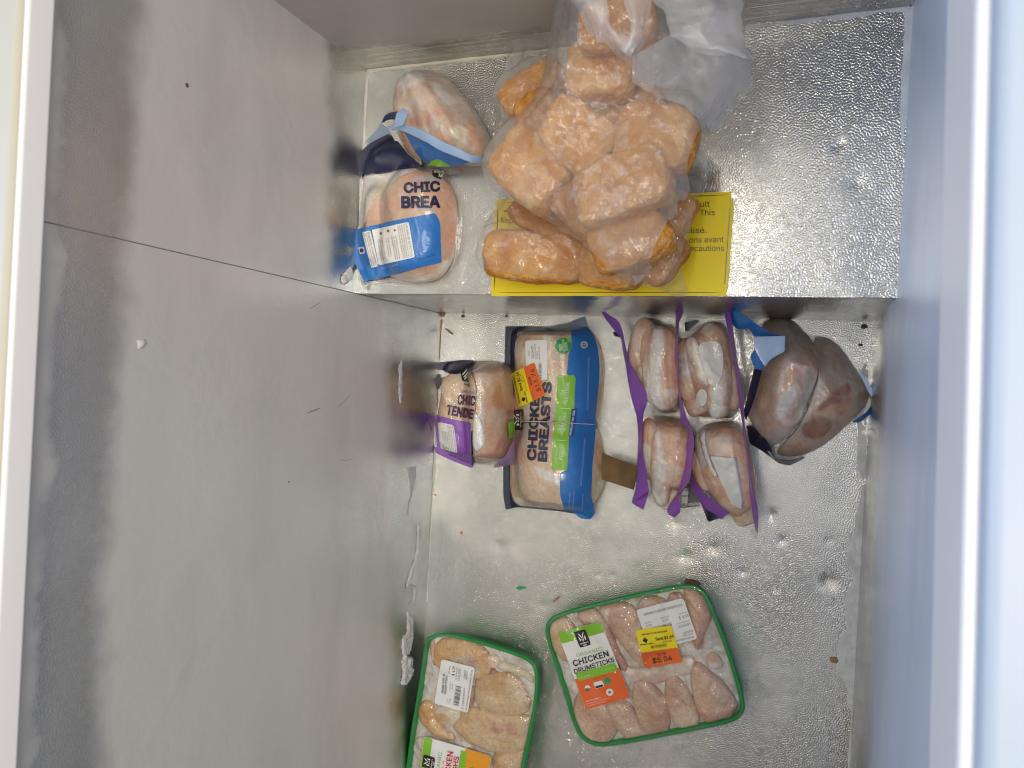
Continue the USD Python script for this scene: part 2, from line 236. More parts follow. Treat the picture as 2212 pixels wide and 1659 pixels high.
def resample(p, step, closed=True):
    p = np.asarray(p, float); q = np.vstack([p, p[:1]]) if closed else p
    d = np.r_[0, np.cumsum(np.linalg.norm(np.diff(q, axis=0), axis=1))]
    n = max(3, int(math.ceil(d[-1] / step))); t = np.linspace(0, d[-1], n + 1)
    out = np.stack([np.interp(t, d, q[:, k]) for k in range(q.shape[1])], 1)
    return out[:-1] if closed else out
class Surf:
    def __init__(s, outline, base, fn, res=.0015, blur=0., pad=.02):
        s.poly = Polygon(outline).buffer(0); s.outline = np.asarray(outline); s.base = base; s.res = res
        x0, y0, x1, y1 = s.poly.bounds; s.x0, s.y0 = x0 - pad, y0 - pad
        nx, ny = int((x1 - x0 + 2 * pad) / res) + 2, int((y1 - y0 + 2 * pad) / res) + 2
        X, Y = np.meshgrid(s.x0 + np.arange(nx) * res, s.y0 + np.arange(ny) * res); s.X, s.Y = X, Y
        ins = shapely.contains_xy(s.poly, X, Y); s.dist = distance_transform_edt(ins) * res
        H = fn(X, Y, s.dist)
        s.H = gaussian_filter(H, blur / res) if blur else H
    def __call__(s, x, y):
        return map_coordinates(s.H, [(np.asarray(y) - s.y0) / s.res, (np.asarray(x) - s.x0) / s.res], order=1, mode='nearest')
def raster(meshes, X, Y, base):
    """highest point of the meshes over a grid"""
    H = np.full(X.shape, base); x0, y0, r = X[0, 0], Y[0, 0], X[0, 1] - X[0, 0]
    for m_ in meshes:
        v, f = (m_.vertices, m_.faces) if hasattr(m_, 'faces') else m_; t = v[f]; P = np.vstack([v] + [(t * np.array(w)[None, :, None]).sum(1) for w in ((1/3, 1/3, 1/3), (.6, .2, .2), (.2, .6, .2), (.2, .2, .6))])
        i, j = np.round((P[:, 1] - y0) / r).astype(int), np.round((P[:, 0] - x0) / r).astype(int); ok = (i >= 0) & (j >= 0) & (i < H.shape[0]) & (j < H.shape[1]); np.maximum.at(H, (i[ok], j[ok]), P[ok, 2])
    return maximum_filter(H, 3)
def dome_fn(base, h, r, amp=.0, fs=20., seed=0, extra=None, p=2.):
    def f(X, Y, d):
        t = np.clip(d / r, 0, 1); z = h * (1 - (1 - t) ** p) ** (1 / p)
        if amp: z = z + amp * t * (meshkit.fbm(np.stack([X * fs, Y * fs, X * 0 + seed], -1), 3, seed) - .5) * 2
        if extra is not None: z = extra(X, Y, d, z)
        return base + z
    return f
def ellip(lumps, base, floor=0.):
    """lumps: (p, q, half width, top height): capsule domes"""
    def f(X, Y, d):
        Zs = np.full(X.shape, base + floor)
        for p, q, w, h in lumps:
            p, q = np.array(p[:2]), np.array(q[:2]); e = q - p; L = max(e @ e, 1e-9)
            t = np.clip(((X - p[0]) * e[0] + (Y - p[1]) * e[1]) / L, 0, 1)
            r = np.hypot(X - p[0] - t * e[0], Y - p[1] - t * e[1]) / w
            Zs = np.maximum(Zs, base + h * np.sqrt(np.clip(1 - r ** 2.4, 0, 1)))
        return Zs
    return f
def cr2(a, b): return a[:, 0] * b[:, 1] - a[:, 1] * b[:, 0]
def fill2d(poly, step):
    """triangulate a polygon with inner points"""
    poly = poly.buffer(0)
    out_v, out_f, n0 = [], [], 0
    for g in getattr(poly, 'geoms', [poly]):
        if g.is_empty or g.geom_type != 'Polygon' or g.area < 1e-9: continue
        b = [resample(np.array(g.exterior.coords)[:-1], step)] + [resample(np.array(i.coords)[:-1], step) for i in g.interiors]
        b = np.vstack(b); x0, y0, x1, y1 = g.bounds
        X, Y = np.meshgrid(np.arange(x0, x1, step), np.arange(y0, y1, step * .866)); X = X + (np.arange(X.shape[0]) % 2)[:, None] * step / 2
        gi = g.buffer(-step * .45); ok = shapely.contains_xy(gi, X, Y); v = np.vstack([b, np.c_[X[ok], Y[ok]]])
        tri = Delaunay(v).simplices; c = v[tri].mean(1); tri = tri[shapely.contains_xy(g, c[:, 0], c[:, 1])]
        a = cr2(v[tri[:, 1]] - v[tri[:, 0]], v[tri[:, 2]] - v[tri[:, 0]]); tri = tri[np.abs(a) > 1e-12]; a = a[np.abs(a) > 1e-12]; tri[a < 0] = tri[a < 0][:, ::-1]
        out_v.append(v); out_f.append(tri + n0); n0 += len(v)
    if not out_v: return np.zeros((0, 3))[:, :2], np.zeros((0, 3), int)
    return np.vstack(out_v), np.vstack(out_f)
def onto(uv, surf, off=0.):
    uv = np.atleast_2d(uv); z = np.full(len(uv), surf.H.mean())
    for k in range(14):
        w = PX(uv, z); z = .35 * z + .65 * (surf(w[:, 0], w[:, 1]) + off)
    return PX(uv, z)
def sheet(surf, poly2d, off, step):
    v, f = fill2d(poly2d, step); return np.c_[v, surf(v[:, 0], v[:, 1]) + off], f
def sound(w):
    p = Polygon(w[:, :2])
    if not p.is_valid:
        q = [g for g in getattr(shapely.make_valid(p), 'geoms', [p]) if g.geom_type in ('Polygon', 'MultiPolygon') and g.area > 2e-7]
        p = shapely.union_all(q) if q else p.convex_hull
    return p if p.area > 5e-8 else p.convex_hull.buffer(.0003)
def drape(uv, surf, off, step=.004, rnd=0, dens=4.):
    uv = chaikin(uv, rnd) if rnd else np.asarray(uv, float)
    w = onto(resample(uv, dens), surf); return sheet(surf, sound(w), off, step)
def heavy(t, k):
    v, f = t; tr = shapely.union_all(shapely.polygons(v[f][:, :, :2])).buffer(k).simplify(.006); V, F, n = [], [], 0
    for g in getattr(tr, 'geoms', [tr]):
        a, b = trimesh.creation.triangulate_polygon(g, engine='earcut'); V.append(a); F.append(b + n); n += len(a)
    V = np.vstack(V); return np.c_[V, np.full(len(V), .01)], np.vstack(F)
def drape_text(text, P, Q, h, surf, off, bold=True, flip=1, thin=None):
    """lettering from P to Q along its baseline, capitals h px tall (survey px), laid on surf"""
    t = meshkit.text_mesh(text, 1.0, .01, bold); v, f = t.vertices, t.faces
    nz = np.cross(v[f[:, 1]] - v[f[:, 0]], v[f[:, 2]] - v[f[:, 0]])[:, 2]; f = f[(nz > 1e-9) & (v[f][:, :, 2].min(1) > .005)]
    if len(f) == 0: return None
    if bold == 2: v, f = heavy((v, f), .020)
    P, Q = np.array(P, float), np.array(Q, float); e = Q - P; L = np.linalg.norm(e); e /= L; nrm = np.array([e[1], -e[0]]) * flip
    x = v[:, 0]; x0, x1 = x[f].min(), x[f].max()
    uv = P + np.outer((x - x0) / (x1 - x0) * L, e) + np.outer(v[:, 1] * h, nrm)
    vv, ff = trimesh.remesh.subdivide_to_size(np.c_[uv, np.zeros(len(uv))], f, max_edge=9.0)
    uq, inv = np.unique(np.round(vv, 4), axis=0, return_inverse=True); ff = inv.ravel()[ff]
    w = onto(uq[:, :2], surf); w[:, 2] = surf(w[:, 0], w[:, 1]) + off
    a = cr2(w[ff[:, 1]] - w[ff[:, 0]], w[ff[:, 2]] - w[ff[:, 0]]); ff[a < 0] = ff[a < 0][:, ::-1]
    return w, ff
def words(parent, surf, items, off=.0013):
    for it in items:
        text, P, Q, h, m = it[:5]; r = drape_text(text, P, Q, h, surf, off, bold=it[5] if len(it) > 5 else True)
        if r is not None: part('lettering', r, m, parent, smooth=False)
def solid(surf, poly2d, off, step, bottom):
    v, f = fill2d(poly2d, step); z = np.maximum(surf(v[:, 0], v[:, 1]) + off, bottom + .0005); n = len(v)
    e = np.sort(np.vstack([f[:, [0, 1]], f[:, [1, 2]], f[:, [2, 0]]]), 1); d = np.vstack([f[:, [0, 1]], f[:, [1, 2]], f[:, [2, 0]]])
    u, idx, c = np.unique(e, axis=0, return_index=True, return_counts=True); b = d[idx[c == 1]]
    side = np.vstack([np.c_[b[:, 1], b[:, 0], b[:, 0] + n], np.c_[b[:, 1], b[:, 0] + n, b[:, 1] + n]])
    return np.vstack([np.c_[v, z], np.c_[v, np.full(n, bottom)]]), np.vstack([f, f[:, ::-1] + n, side])
def blob(p, q, w, prof=None, flat=.7, seed=0, amp=.12, fs=30., nu=28, nv=26, bend=0., power=2.3):
    """fillet / drumstick: rings along p->q, half width w * prof(t), height flat * w"""
    p, q = np.array(p, float), np.array(q, float); ax = q - p; L = np.linalg.norm(ax); ax /= L
    up = np.array([0, 0, 1.]) - ax * ax[2]; up /= np.linalg.norm(up); sd = np.cross(ax, up)
    t = (1 - np.cos(np.linspace(0, math.pi, nv))) / 2; s = 2 * t - 1
    r = np.clip(1 - np.abs(s) ** power, 0, 1) ** (1 / 2.0)
    if prof is not None: r = r * np.interp(t, [a for a, _ in prof], [b for _, b in prof])
    th = np.linspace(0, 2 * math.pi, nu, endpoint=False)
    c, si = np.sign(np.cos(th)) * np.abs(np.cos(th)) ** .85, np.sign(np.sin(th)) * np.abs(np.sin(th)) ** .85
    V = p + t[:, None, None] * L * ax + (r[:, None] * c)[..., None] * w * sd + (r[:, None] * si)[..., None] * w * flat * up
    V = V + (bend * w * (1 - s ** 2))[:, None, None] * sd
    V = V.reshape(-1, 3); cen = (p + q) / 2; d = V - cen
    k = 1 + amp * 2 * (meshkit.fbm(V * fs + seed * 7.3, 3, seed) - .5)[:, None]; V = cen + d * k
    i, j = np.meshgrid(np.arange(nv - 1), np.arange(nu), indexing='ij'); a = i * nu + j; b = i * nu + (j + 1) % nu
    F = np.vstack([np.c_[a.ravel(), b.ravel(), (b + nu).ravel()], np.c_[a.ravel(), (b + nu).ravel(), (a + nu).ravel()]])
    m = trimesh.Trimesh(V, F, process=True); m.fix_normals(); return m
def loft(A, B, zA, zB, n=5, wr=.0, seed=0, step=8., sag=0., thin=False):
    """ribbon between two survey polylines at heights zA, zB (scalar or per point)"""
    def up(P, z):
        P = np.asarray(P, float); z = np.broadcast_to(np.asarray(z, float), (len(P),)); return np.c_[P, z]
    a, b = up(A, zA), up(B, zB); m = int(max(np.linalg.norm(np.diff(a[:, :2], axis=0), axis=1).sum(), np.linalg.norm(np.diff(b[:, :2], axis=0), axis=1).sum()) / step) + 3
    def rs(P):
        d = np.r_[0, np.cumsum(np.linalg.norm(np.diff(P[:, :2], axis=0), axis=1))]; t = np.linspace(0, d[-1], m)
        return np.stack([np.interp(t, d, P[:, k]) for k in range(3)], 1)
    a, b = rs(a), rs(b); g = np.stack([a + (b - a) * s + np.array([0, 0, sag * 4 * s * (1 - s)]) for s in np.linspace(0, 1, n)])
    w = PX(g.reshape(-1, 3)[:, :2], g.reshape(-1, 3)[:, 2])
    if wr: w = w + wr * (np.stack([meshkit.fbm(w * 45 + 11 * k, 3, seed + k) for k in range(3)], -1) - .5)
    i, j = np.meshgrid(np.arange(n - 1), np.arange(m - 1), indexing='ij'); q = (i * m + j).ravel()
    f = np.vstack([np.c_[q, q + 1, q + m + 1], np.c_[q, q + m + 1, q + m]]); return ((w, f) if thin else thick((w, f), .0005))
def thick(mesh, t):
    """a sheet given a little real thickness"""
    v, f = mesh
    if len(f) == 0: return mesh
    tm = trimesh.Trimesh(v, f, process=False); nrm = tm.vertex_normals; n = len(v)
    d = np.vstack([f[:, [0, 1]], f[:, [1, 2]], f[:, [2, 0]]]); u, idx, c = np.unique(np.sort(d, 1), axis=0, return_index=True, return_counts=True); b = d[idx[c == 1]]
    return np.vstack([v + nrm * t / 2, v - nrm * t / 2]), np.vstack([f, f[:, ::-1] + n, np.c_[b[:, 1], b[:, 0], b[:, 0] + n], np.c_[b[:, 1], b[:, 0] + n, b[:, 1] + n]])
def box(x0, y0, z0, x1, y1, z1): return trimesh.creation.box(extents=(x1 - x0, y1 - y0, z1 - z0), transform=trimesh.transformations.translation_matrix(((x0 + x1) / 2, (y0 + y1) / 2, (z0 + z1) / 2)))
def bevel_box(x0, y0, z0, x1, y1, z1, r=.004):
    import manifold3d as m3
    c = [(a, b, d) for a in (x0 + r, x1 - r) for b in (y0 + r, y1 - r) for d in (z0 + r, z1 - r)]
    return m3.Manifold.batch_hull([m3.Manifold.sphere(r, 16).translate(p) for p in c])
def bm(m): a = m.to_mesh(); return np.asarray(a.vert_properties)[:, :3], np.asarray(a.tri_verts)
def quad_px(C):
    C = np.asarray(C, float)
    def f(s, t): return (1 - s) * (1 - t) * C[0] + s * (1 - t) * C[1] + s * t * C[2] + (1 - s) * t * C[3]
    return f
def qpoly(f, s0, t0, s1, t1, r=0.):
    if not r: return np.array([f(s0, t0), f(s1, t0), f(s1, t1), f(s0, t1)])
    P = []
    for cs, ct, a0 in ((s1 - r, t0 + r, -90), (s1 - r, t1 - r, 0), (s0 + r, t1 - r, 90), (s0 + r, t0 + r, 180)):
        for a in (0, 30, 60, 90): P.append(f(cs + r * math.cos(math.radians(a0 + a)), ct + r * math.sin(math.radians(a0 + a))))
    return np.array(P)

# ------------------------------------------------------------------ the chest: floor, step, walls, rims
ZD = Z(1014.9, 1042.4, .4092)
DENTS = [(150, 330, 8), (1090, 215, 6), (1290, 345, 8), (1140, 395, 8), (1650, 305, 6), (1895, 305, 5), (1440, 470, 6), (1895, 520, 11), (590, 455, 4), (680, 490, 5), (755, 490, 5),
         (1620, 565, 5), (395, 650, 6), (1395, 690, 4), (1590, 170, 7), (1900, 650, 4)]
def grid_sheet(x0, x1, y0, y1, step, z, dents=()):
    X, Y = np.meshgrid(np.linspace(x0, x1, int((x1 - x0) / step) + 2), np.linspace(y0, y1, int((y1 - y0) / step) + 2))
    Zv = np.full(X.shape, z) + (meshkit.fbm(np.stack([X * 9, Y * 9, X * 0], -1), 3, 4) - .5) * .0022
    for (x, y, r, dp) in dents:
        d = np.hypot(X - x, (Y - y)) / r; Zv -= dp * np.exp(-d ** 2 * 1.6)
    ny, nx = X.shape; i, j = np.meshgrid(np.arange(ny - 1), np.arange(nx - 1), indexing='ij'); q = (i * nx + j).ravel()
    return np.stack([X, Y, Zv], -1).reshape(-1, 3), np.vstack([np.c_[q, q + 1, q + nx + 1], np.c_[q, q + nx + 1, q + nx]])
dw = [(*PX(ZD([(a, b)]), 0)[0][:2], r * .00115, r * .00027) for a, b, r in DENTS]
floor = top('floor', grid_sheet(-.004, W + .004, YF - .004, .004, .0028, 0, dw), 'embossed_metal', 'embossed silvery metal floor of the chest, dented', 'floor', kind='structure', smooth=True)
sd = [(*PX([(1812, 312)], SH)[0][:2], .006, .0014), (.05, .02, .02, .0008), (.60, .12, .01, .001)]
shelf = thing('step_shelf', 'raised embossed metal step at the back of the chest', 'shelf', (0, 0, 0), kind='structure')
part('step_top', grid_sheet(-.004, W + .004, .0, DB + .004, .003, SH, sd), 'embossed_metal', shelf, True)
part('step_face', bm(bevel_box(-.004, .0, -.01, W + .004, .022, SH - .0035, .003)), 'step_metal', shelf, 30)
T = .03
wl = thing('wall_left', 'grey frosted metal long wall on the left', 'wall', (0, 0, 0), kind='structure')
part('wall_panel', box(-T, YF - T, -.03, 0, -.0006, HW + .012), 'left_wall_front', wl, False)
part('wall_panel', box(-T, .0006, -.03, 0, DB + T, HW + .012), 'left_wall_back', wl, False)
part('seam', box(-.02, -.0006, 0, -.0006, .0006, HW + .01), 'seam_dark', wl, False)
wb = top('wall_back', box(-T + .001, DB, -.02, W + T - .001, DB + T, HW + .01), 'back_wall_metal', 'short end wall of brushed grey metal behind the step', 'wall', kind='structure', smooth=False)
wr = top('wall_right', box(W, YF - T + .001, -.025, W + T, DB + T - .002, HW + .01), 'right_wall_metal', 'long wall on the right, frosted pale blue in the window light', 'wall', kind='structure', smooth=False)
top('wall_front', box(-T + .002, YF - T + .002, -.022, W + T - .002, YF, HW + .008), 'back_wall_metal', 'short end wall in front of the floor', 'wall', kind='structure', smooth=False)
rl = thing('rim_left', 'cream plastic rim along the left wall', 'rim', (0, 0, HW), kind='structure')
part('inner_lip', bm(bevel_box(-.05, YF - .1, .712, .027, DB + .1, .7335, .003)), 'rim_lip_white', rl, 30)
part('top_face', bm(bevel_box(-.35, YF - .1, .716, .024, DB + .1, .7375, .006)), 'rim_cream', rl, 30)
rr = thing('rim_right', 'wide blue-white plastic rim along the right wall, out of focus', 'rim', (W, 0, HW), kind='structure')
def rim_mesh(z0, z1, xin, xout, r):
    v, f = bm(bevel_box(0, 0, z0, 1, 1, z1, r)); q = PX([(2040, 0), (2040, 400), (2010, 1300), (2005, 1640)], .712); k = np.polyfit(q[:, 1], q[:, 0], 1)
    y = YF - .1 + v[:, 1] * (DB - YF + .2); x0 = np.polyval(k, y) + xin
    xx = np.where(v[:, 0] < .5, x0 + v[:, 0], x0 + (xout - xin) + v[:, 0] - 1)
    return np.c_[xx, y, v[:, 2]], f
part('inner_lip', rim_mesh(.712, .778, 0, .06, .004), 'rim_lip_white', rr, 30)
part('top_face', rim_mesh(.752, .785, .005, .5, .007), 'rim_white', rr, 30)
def bead(name, uvs, widths, z, mt, parent, hgt=.004, seed=0, amp=.5):
    uvs = np.asarray(uvs, float); pts = PX(uvs, z); p = resample(pts, .004, False); d = np.r_[0, np.cumsum(np.linalg.norm(np.diff(pts[:, :2], axis=0), axis=1))]
    s = np.r_[0, np.cumsum(np.linalg.norm(np.diff(p[:, :2], axis=0), axis=1))]; wd = np.interp(s, d, widths)
    t = np.gradient(p[:, :2], axis=0); t /= np.linalg.norm(t, axis=1, keepdims=True); nr = np.c_[-t[:, 1], t[:, 0]]
    wd = wd * (1 + amp * (meshkit.fbm(np.c_[s * 60, s * 0, s * 0 + seed], 3, seed) - .5) * 2); k = 9; V = []
    for a in np.linspace(0, math.pi, k): V.append(np.c_[p[:, :2] + nr * (math.cos(a) * wd / 2)[:, None], np.full(len(p), z) - .0006 + hgt * math.sin(a) * np.clip(wd / wd.max(), .3, 1)])
    V = np.array(V); m = len(p); i, j = np.meshgrid(np.arange(k - 1), np.arange(m - 1), indexing='ij'); q = (i * m + j).ravel()
    F = np.vstack([np.c_[q, q + m, q + m + 1], np.c_[q, q + m + 1, q + 1]])
    return part(name, (V.reshape(-1, 3), F), mt, parent, True)
bead('sealant_bead', [(788, 170), (786, 230), (784, 320), (778, 420)], [.010, .010, .006, .002], SH, 'sealant', shelf, .003, 1, .2)
bead('sealant_bead', [(793, 152), (900, 141), (1000, 129), (1100, 118), (1250, 100)], [.004, .005, .005, .004, .004], SH, 'sealant', shelf, .003, 2, .3)
bead('sealant_bead', [(1600, 62), (1700, 48), (1800, 33), (1900, 21), (1965, 14)], [.003, .004, .012, .010, .012], SH, 'frost_white', shelf, .002, 3, .7)
bead('sealant_bead', [(1970, 16), (1966, 60), (1958, 150), (1952, 260), (1945, 360)], [.014, .012, .009, .006, .002], SH, 'frost_white', shelf, .002, 4, .3)
ft = thing('sealant_strip', 'thin pale sealant line along the floor edge below the left wall', 'sealant', (0, -.3, 0))
bead('bead', [(954, 690), (948, 790), (944, 880)], [.0025, .002, .002], 0, 'twig_tan', ft, .0015, 5, .5)
bead('bead', [(940, 960), (936, 1040), (930, 1140), (924, 1220), (921, 1300)], [.004, .005, .004, .003, .003], 0, 'sealant', ft, .002, 6, .4)

def crust(name, uv, z, mt, label, hgt, seed, rough=.35, step=.002, parent=None):
    """lumpy frost patch lying on a level surface"""
    w = PX(uv, z)[:, :2]; w = resample(chaikin(w, 1), .0025); c = w.mean(0)
    n = meshkit.fbm(np.c_[w * 130, np.full(len(w), seed)], 4, seed) - .5; dirn = (w - c) / np.maximum(np.linalg.norm(w - c, axis=1, keepdims=True), 1e-6); w = w + dirn * (n * .012 * rough / .35)[:, None]
    def fn(X, Y, d):
        return z - .0008 + np.clip(d / .004, 0, 1) ** .6 * (hgt * .35 + hgt * meshkit.fbm(np.stack([X * 160, Y * 160, X * 0 + seed], -1), 4, seed + 1) * 1.3)
    s = Surf(w, z, fn, .001); msh = sheet(s, s.poly, 0, step)
    return part(name, msh, mt, parent, True) if parent else top(name, msh, mt, label, 'frost', smooth=True)
ZR = Z(1755.5, 1042.4, .3717)      # lower right close-up
R_FROST = [(285, 0), (275, 110), (250, 180), (245, 260), (205, 370), (190, 420), (215, 500), (240, 560), (195, 630), (180, 690), (185, 790), (200, 850), (160, 885), (135, 930), (150, 1000), (130, 1090), (180, 1150), (205, 1210),
           (195, 1280), (230, 1330), (215, 1500), (205, 1640), (205, 1760), (240, 1760), (262, 1300), (282, 800), (300, 400), (320, 0)]
crust('frost_patch', ZR(R_FROST), 0, 'frost_white', 'long ragged strip of white frost along the right floor edge', .003, 3)
crust('frost_patch', np.array([(1862, 760), (1850, 900), (1846, 1000), (1858, 1040), (1872, 1035), (1878, 900), (1880, 780)]), 0, 'frost_white', 'thin frost sliver between the dark chicken pack and the right wall', .0012, 5)
def wall_crust(name, uv, label, seed, hgt=.004, x=0., parent=None):
    uv = np.asarray(uv, float); d = np.c_[(uv[:, 0] - IW / 2) / FOC, -(uv[:, 1] - IH / 2) / FOC, -np.ones(len(uv))] @ ROT.T
    w = (CAM + d * ((x - CAM[0]) / d[:, 0])[:, None])[:, 1:]; w = resample(w, .002); c = w.mean(0)
    n = meshkit.fbm(np.c_[w * 160, np.full(len(w), seed)], 4, seed) - .5; e = np.roll(w, -1, 0) - np.roll(w, 1, 0); e /= np.maximum(np.linalg.norm(e, axis=1, keepdims=True), 1e-9)
    w = w + np.c_[e[:, 1], -e[:, 0]] * (n * .007)[:, None]
    s = Surf(w, 0, lambda X, Y, dd: -.0004 + np.clip(dd / .003, 0, 1) ** .6 * hgt * (.3 + meshkit.fbm(np.stack([X * 200, Y * 200, X * 0 + seed], -1), 3, seed)), .0008)
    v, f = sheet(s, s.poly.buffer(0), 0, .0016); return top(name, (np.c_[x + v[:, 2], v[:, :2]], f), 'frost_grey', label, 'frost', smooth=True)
ZL = Z(795.5, 630.9, .5486)        # left floor edge close-up
wall_crust('frost_flake', ZL([(190, 905), (200, 905), (205, 960), (190, 1050), (175, 1110), (160, 1160), (148, 1160), (160, 1110), (182, 1050), (192, 980)]), 'narrow curved frost flake on the left wall above the seam of the floor', 1)
wall_crust('frost_flake', ZL([(160, 1150), (188, 1155), (182, 1235), (160, 1230), (163, 1215), (175, 1210), (178, 1170), (160, 1165)]), 'small hook of frost on the left wall below the curved flake', 2)
wall_crust('frost_flake', ZL([(150, 1250), (178, 1270), (175, 1360), (160, 1430), (135, 1430), (128, 1400), (135, 1355), (150, 1345)]), 'frost flake on the left wall beside the thigh tray corner', 3)
wall_crust('frost_flake', ZL([(140, 1420), (172, 1440), (175, 1500), (145, 1550), (128, 1545), (133, 1500), (128, 1460)]), 'lowest thick frost lump on the left wall beside the thigh tray', 4, .006)
wall_crust('frost_flake', ZL([(150, 690), (190, 685), (188, 740), (175, 790), (165, 830), (160, 880), (148, 878), (150, 840), (165, 800), (160, 750)]), 'flat grey frost smear on the left wall beside the tenders pack reflection', 6, .0012)
wall_crust('frost_flake', ZL([(120, 290), (132, 265), (134, 400), (126, 460), (120, 400)]), 'long thin frost streak on the left wall level with the tenders pack', 7, .002)
wall_crust('frost_flake', Z1([(165, 1460), (200, 1425), (215, 1470), (190, 1520), (150, 1540), (140, 1500)]), 'white frost lump on the left wall beside the blue flap at the step edge', 8, .006)
wall_crust('frost_flake', [(297, 736), (310, 732), (317, 744), (310, 756), (298, 752)], 'single frost bump high on the left wall under the seam', 9, .003)
for k, (uv, r, mt, nm, lab) in enumerate([(Z3([(200, 1395)])[0], .0016, 'crumb_orange', 'crumb', 'small orange crumb at the left floor edge near the breast pack'), (Z3([(380, 1655)])[0], .0022, 'crumb_orange', 'crumb', 'orange crumb on the floor below the tenders pack'),
        (Z4([(1805, 345)])[0], .0022, 'crumb_dark', 'crumb', 'dark round crumb right of the grey chicken pack'), (Z4([(1830, 225)])[0], .0035, 'crumb_dark', 'crumb', 'brown flat crumb in the corner below the step at right'),
        (Z3([(390, 165)])[0], .0022, 'crumb_dark', 'crumb', 'dark speck at the foot of the step near the left corner'), (Z3([(248, 155)])[0], .0035, 'twig_tan', 'crumb', 'rusty speck in the left corner below the step'),
        (ZR([(120, 1030)])[0], .004, 'twig_tan', 'crumb', 'tan chip at the edge of the right frost strip'), (Z3([(690, 165)])[0], .002, 'crumb_dark', 'crumb', 'dark speck at the foot of the step above the breast pack')]):
    c = PX([uv], 0)[0]; s = trimesh.creation.icosphere(2, r); s.vertices *= [1.3, 1, .45]; s.vertices *= (1 + .5 * (meshkit.fbm(s.vertices * 400 + k, 3, k) - .5))[:, None]; s.vertices += c + [0, 0, r * .3]; top(nm, s, mt, lab, 'crumb')
def scrap(uv, mt, name, lab, cat, h=.003, z=0., seed=0):
    w = resample(PX(uv, z)[:, :2], .0012); s = Surf(w, z, dome_fn(z + .0002, h, .005, .0012, 200, seed), .0006); return top(name, solid(s, s.poly, 0, .0015, z - .0003), mt, lab, cat, smooth=50)
scrap(Z(1014.9, 1042.4, .4092)([(243, 555), (262, 545), (290, 548), (302, 557), (280, 560), (262, 568)]), 'green_print', 'plastic_scrap', 'small torn green plastic scrap on the floor left of the drumstick tray', 'scrap', .0015)
scrap(ZD([(1140, 505), (1190, 515), (1218, 532), (1205, 555), (1165, 545), (1130, 528)]), 'bark', 'bark_piece', 'brown piece of bark on the floor above the drumstick tray', 'bark', .007, 0, 3)
def stick(uvA, uvB, r, mt, lab):
    a, b = PX([uvA, uvB], r); top('twig', blob(a, b, r, flat=.8, seed=3, amp=.3, nu=8, nv=12), mt, lab, 'twig')
stick(ZD([(438, 633)])[0], ZD([(478, 598)])[0], .0016, 'twig_tan', 'thin brown twig on the floor above the drumstick tray corner')
stick(Z3([(262, 243)])[0], Z3([(322, 298)])[0], .0014, 'twig_tan', 'thin brown twig on the floor near the left corner below the step')
def wdot(uv, r, lab):
    d = np.array([(uv[0] - IW / 2) / FOC, -(uv[1] - IH / 2) / FOC, -1]) @ ROT.T; c = CAM + d * (-CAM[0] / d[0]); s = trimesh.creation.icosphere(2, r); s.vertices *= [.4, 1, 1]; s.vertices += c; top('wall_speck', s, 'crumb_dark', lab, 'speck')
wdot((404, 184), .0022, 'dark speck high on the left wall above the seam'); wdot((624, 1041), .0012, 'tiny black speck on the left wall, left of the tenders pack')
def scratch(a, b, lab, r=.0006):
    P = []
    for uv in (a, b):
        d = np.array([(uv[0] - IW / 2) / FOC, -(uv[1] - IH / 2) / FOC, -1]) @ ROT.T; P.append(CAM + d * (-CAM[0] / d[0]))
    top('scratch', blob(P[0], P[1], r, flat=.6, seed=1, amp=.3, nu=8, nv=10), 'scuff_grey', lab, 'scratch')
scratch((662, 893), (690, 882), 'short dark scuff on the left wall left of the tenders pack', .0010); scratch((725, 884), (760, 850), 'slanting dark scuff on the left wall beside the tenders pack'); scratch((735, 995), (762, 993), 'level dark scuff on the left wall below the tenders pack'); scratch((668, 668), (694, 652), 'fine dark scratch on the left wall just under the seam')

# ------------------------------------------------------------------ yellow notice on the step
NB = Surf(PX([(1040, 400), (1620, 380), (1610, 660), (1030, 660)], SH)[:, :2], SH, lambda X, Y, d: np.full(X.shape, SH + .0016))
nq = quad_px([(1070, 432), (1587, 414), (1571, 639), (1060, 639.5)])
ns = thing('notice_sticker', 'yellow warning notice with black lettering stuck flat on the metal step', 'sticker', PX([(1320, 530)], SH)[0])
part('sheet', thick(drape(qpoly(nq, 0, 0, 1, 1), NB, 0, .02), .0004), 'sticker_yellow', ns, False)
for a in ((.012, .028, .016, .97), (.984, .028, .988, .97), (.0165, .028, .9835, .034), (.0165, .964, .9835, .97)):
    part('border_line', drape(qpoly(nq, a[0], a[1], a[2], a[3]), NB, .0006, .02), 'black_print', ns, False)
words(ns, NB, [('consult', Z2([(1150, 1130)])[0], Z2([(1306, 1126)])[0], 12, 'black_print', False), ('This', Z2([(1253, 1173)])[0], Z2([(1334, 1172)])[0], 12, 'black_print', False),
    ('utilisé.', Z2([(1150, 1272)])[0], Z2([(1290, 1268)])[0], 12, 'black_print', False), ('ons avant', Z2([(1196, 1322)])[0], Z2([(1382, 1318)])[0], 12, 'black_print', False), ('récautions', Z2([(1185, 1368)])[0], Z2([(1385, 1366)])[0], 12, 'black_print', False),
    ('*R', Z2([(185, 1172)])[0], Z2([(255, 1172)])[0], 12, 'black_print', False), ('Repel', Z2([(170, 1216)])[0], Z2([(270, 1216)])[0], 12, 'black_print', False), ('R', Z2([(310, 1262)])[0], Z2([(335, 1262)])[0], 12, 'black_print', False)], .0006)

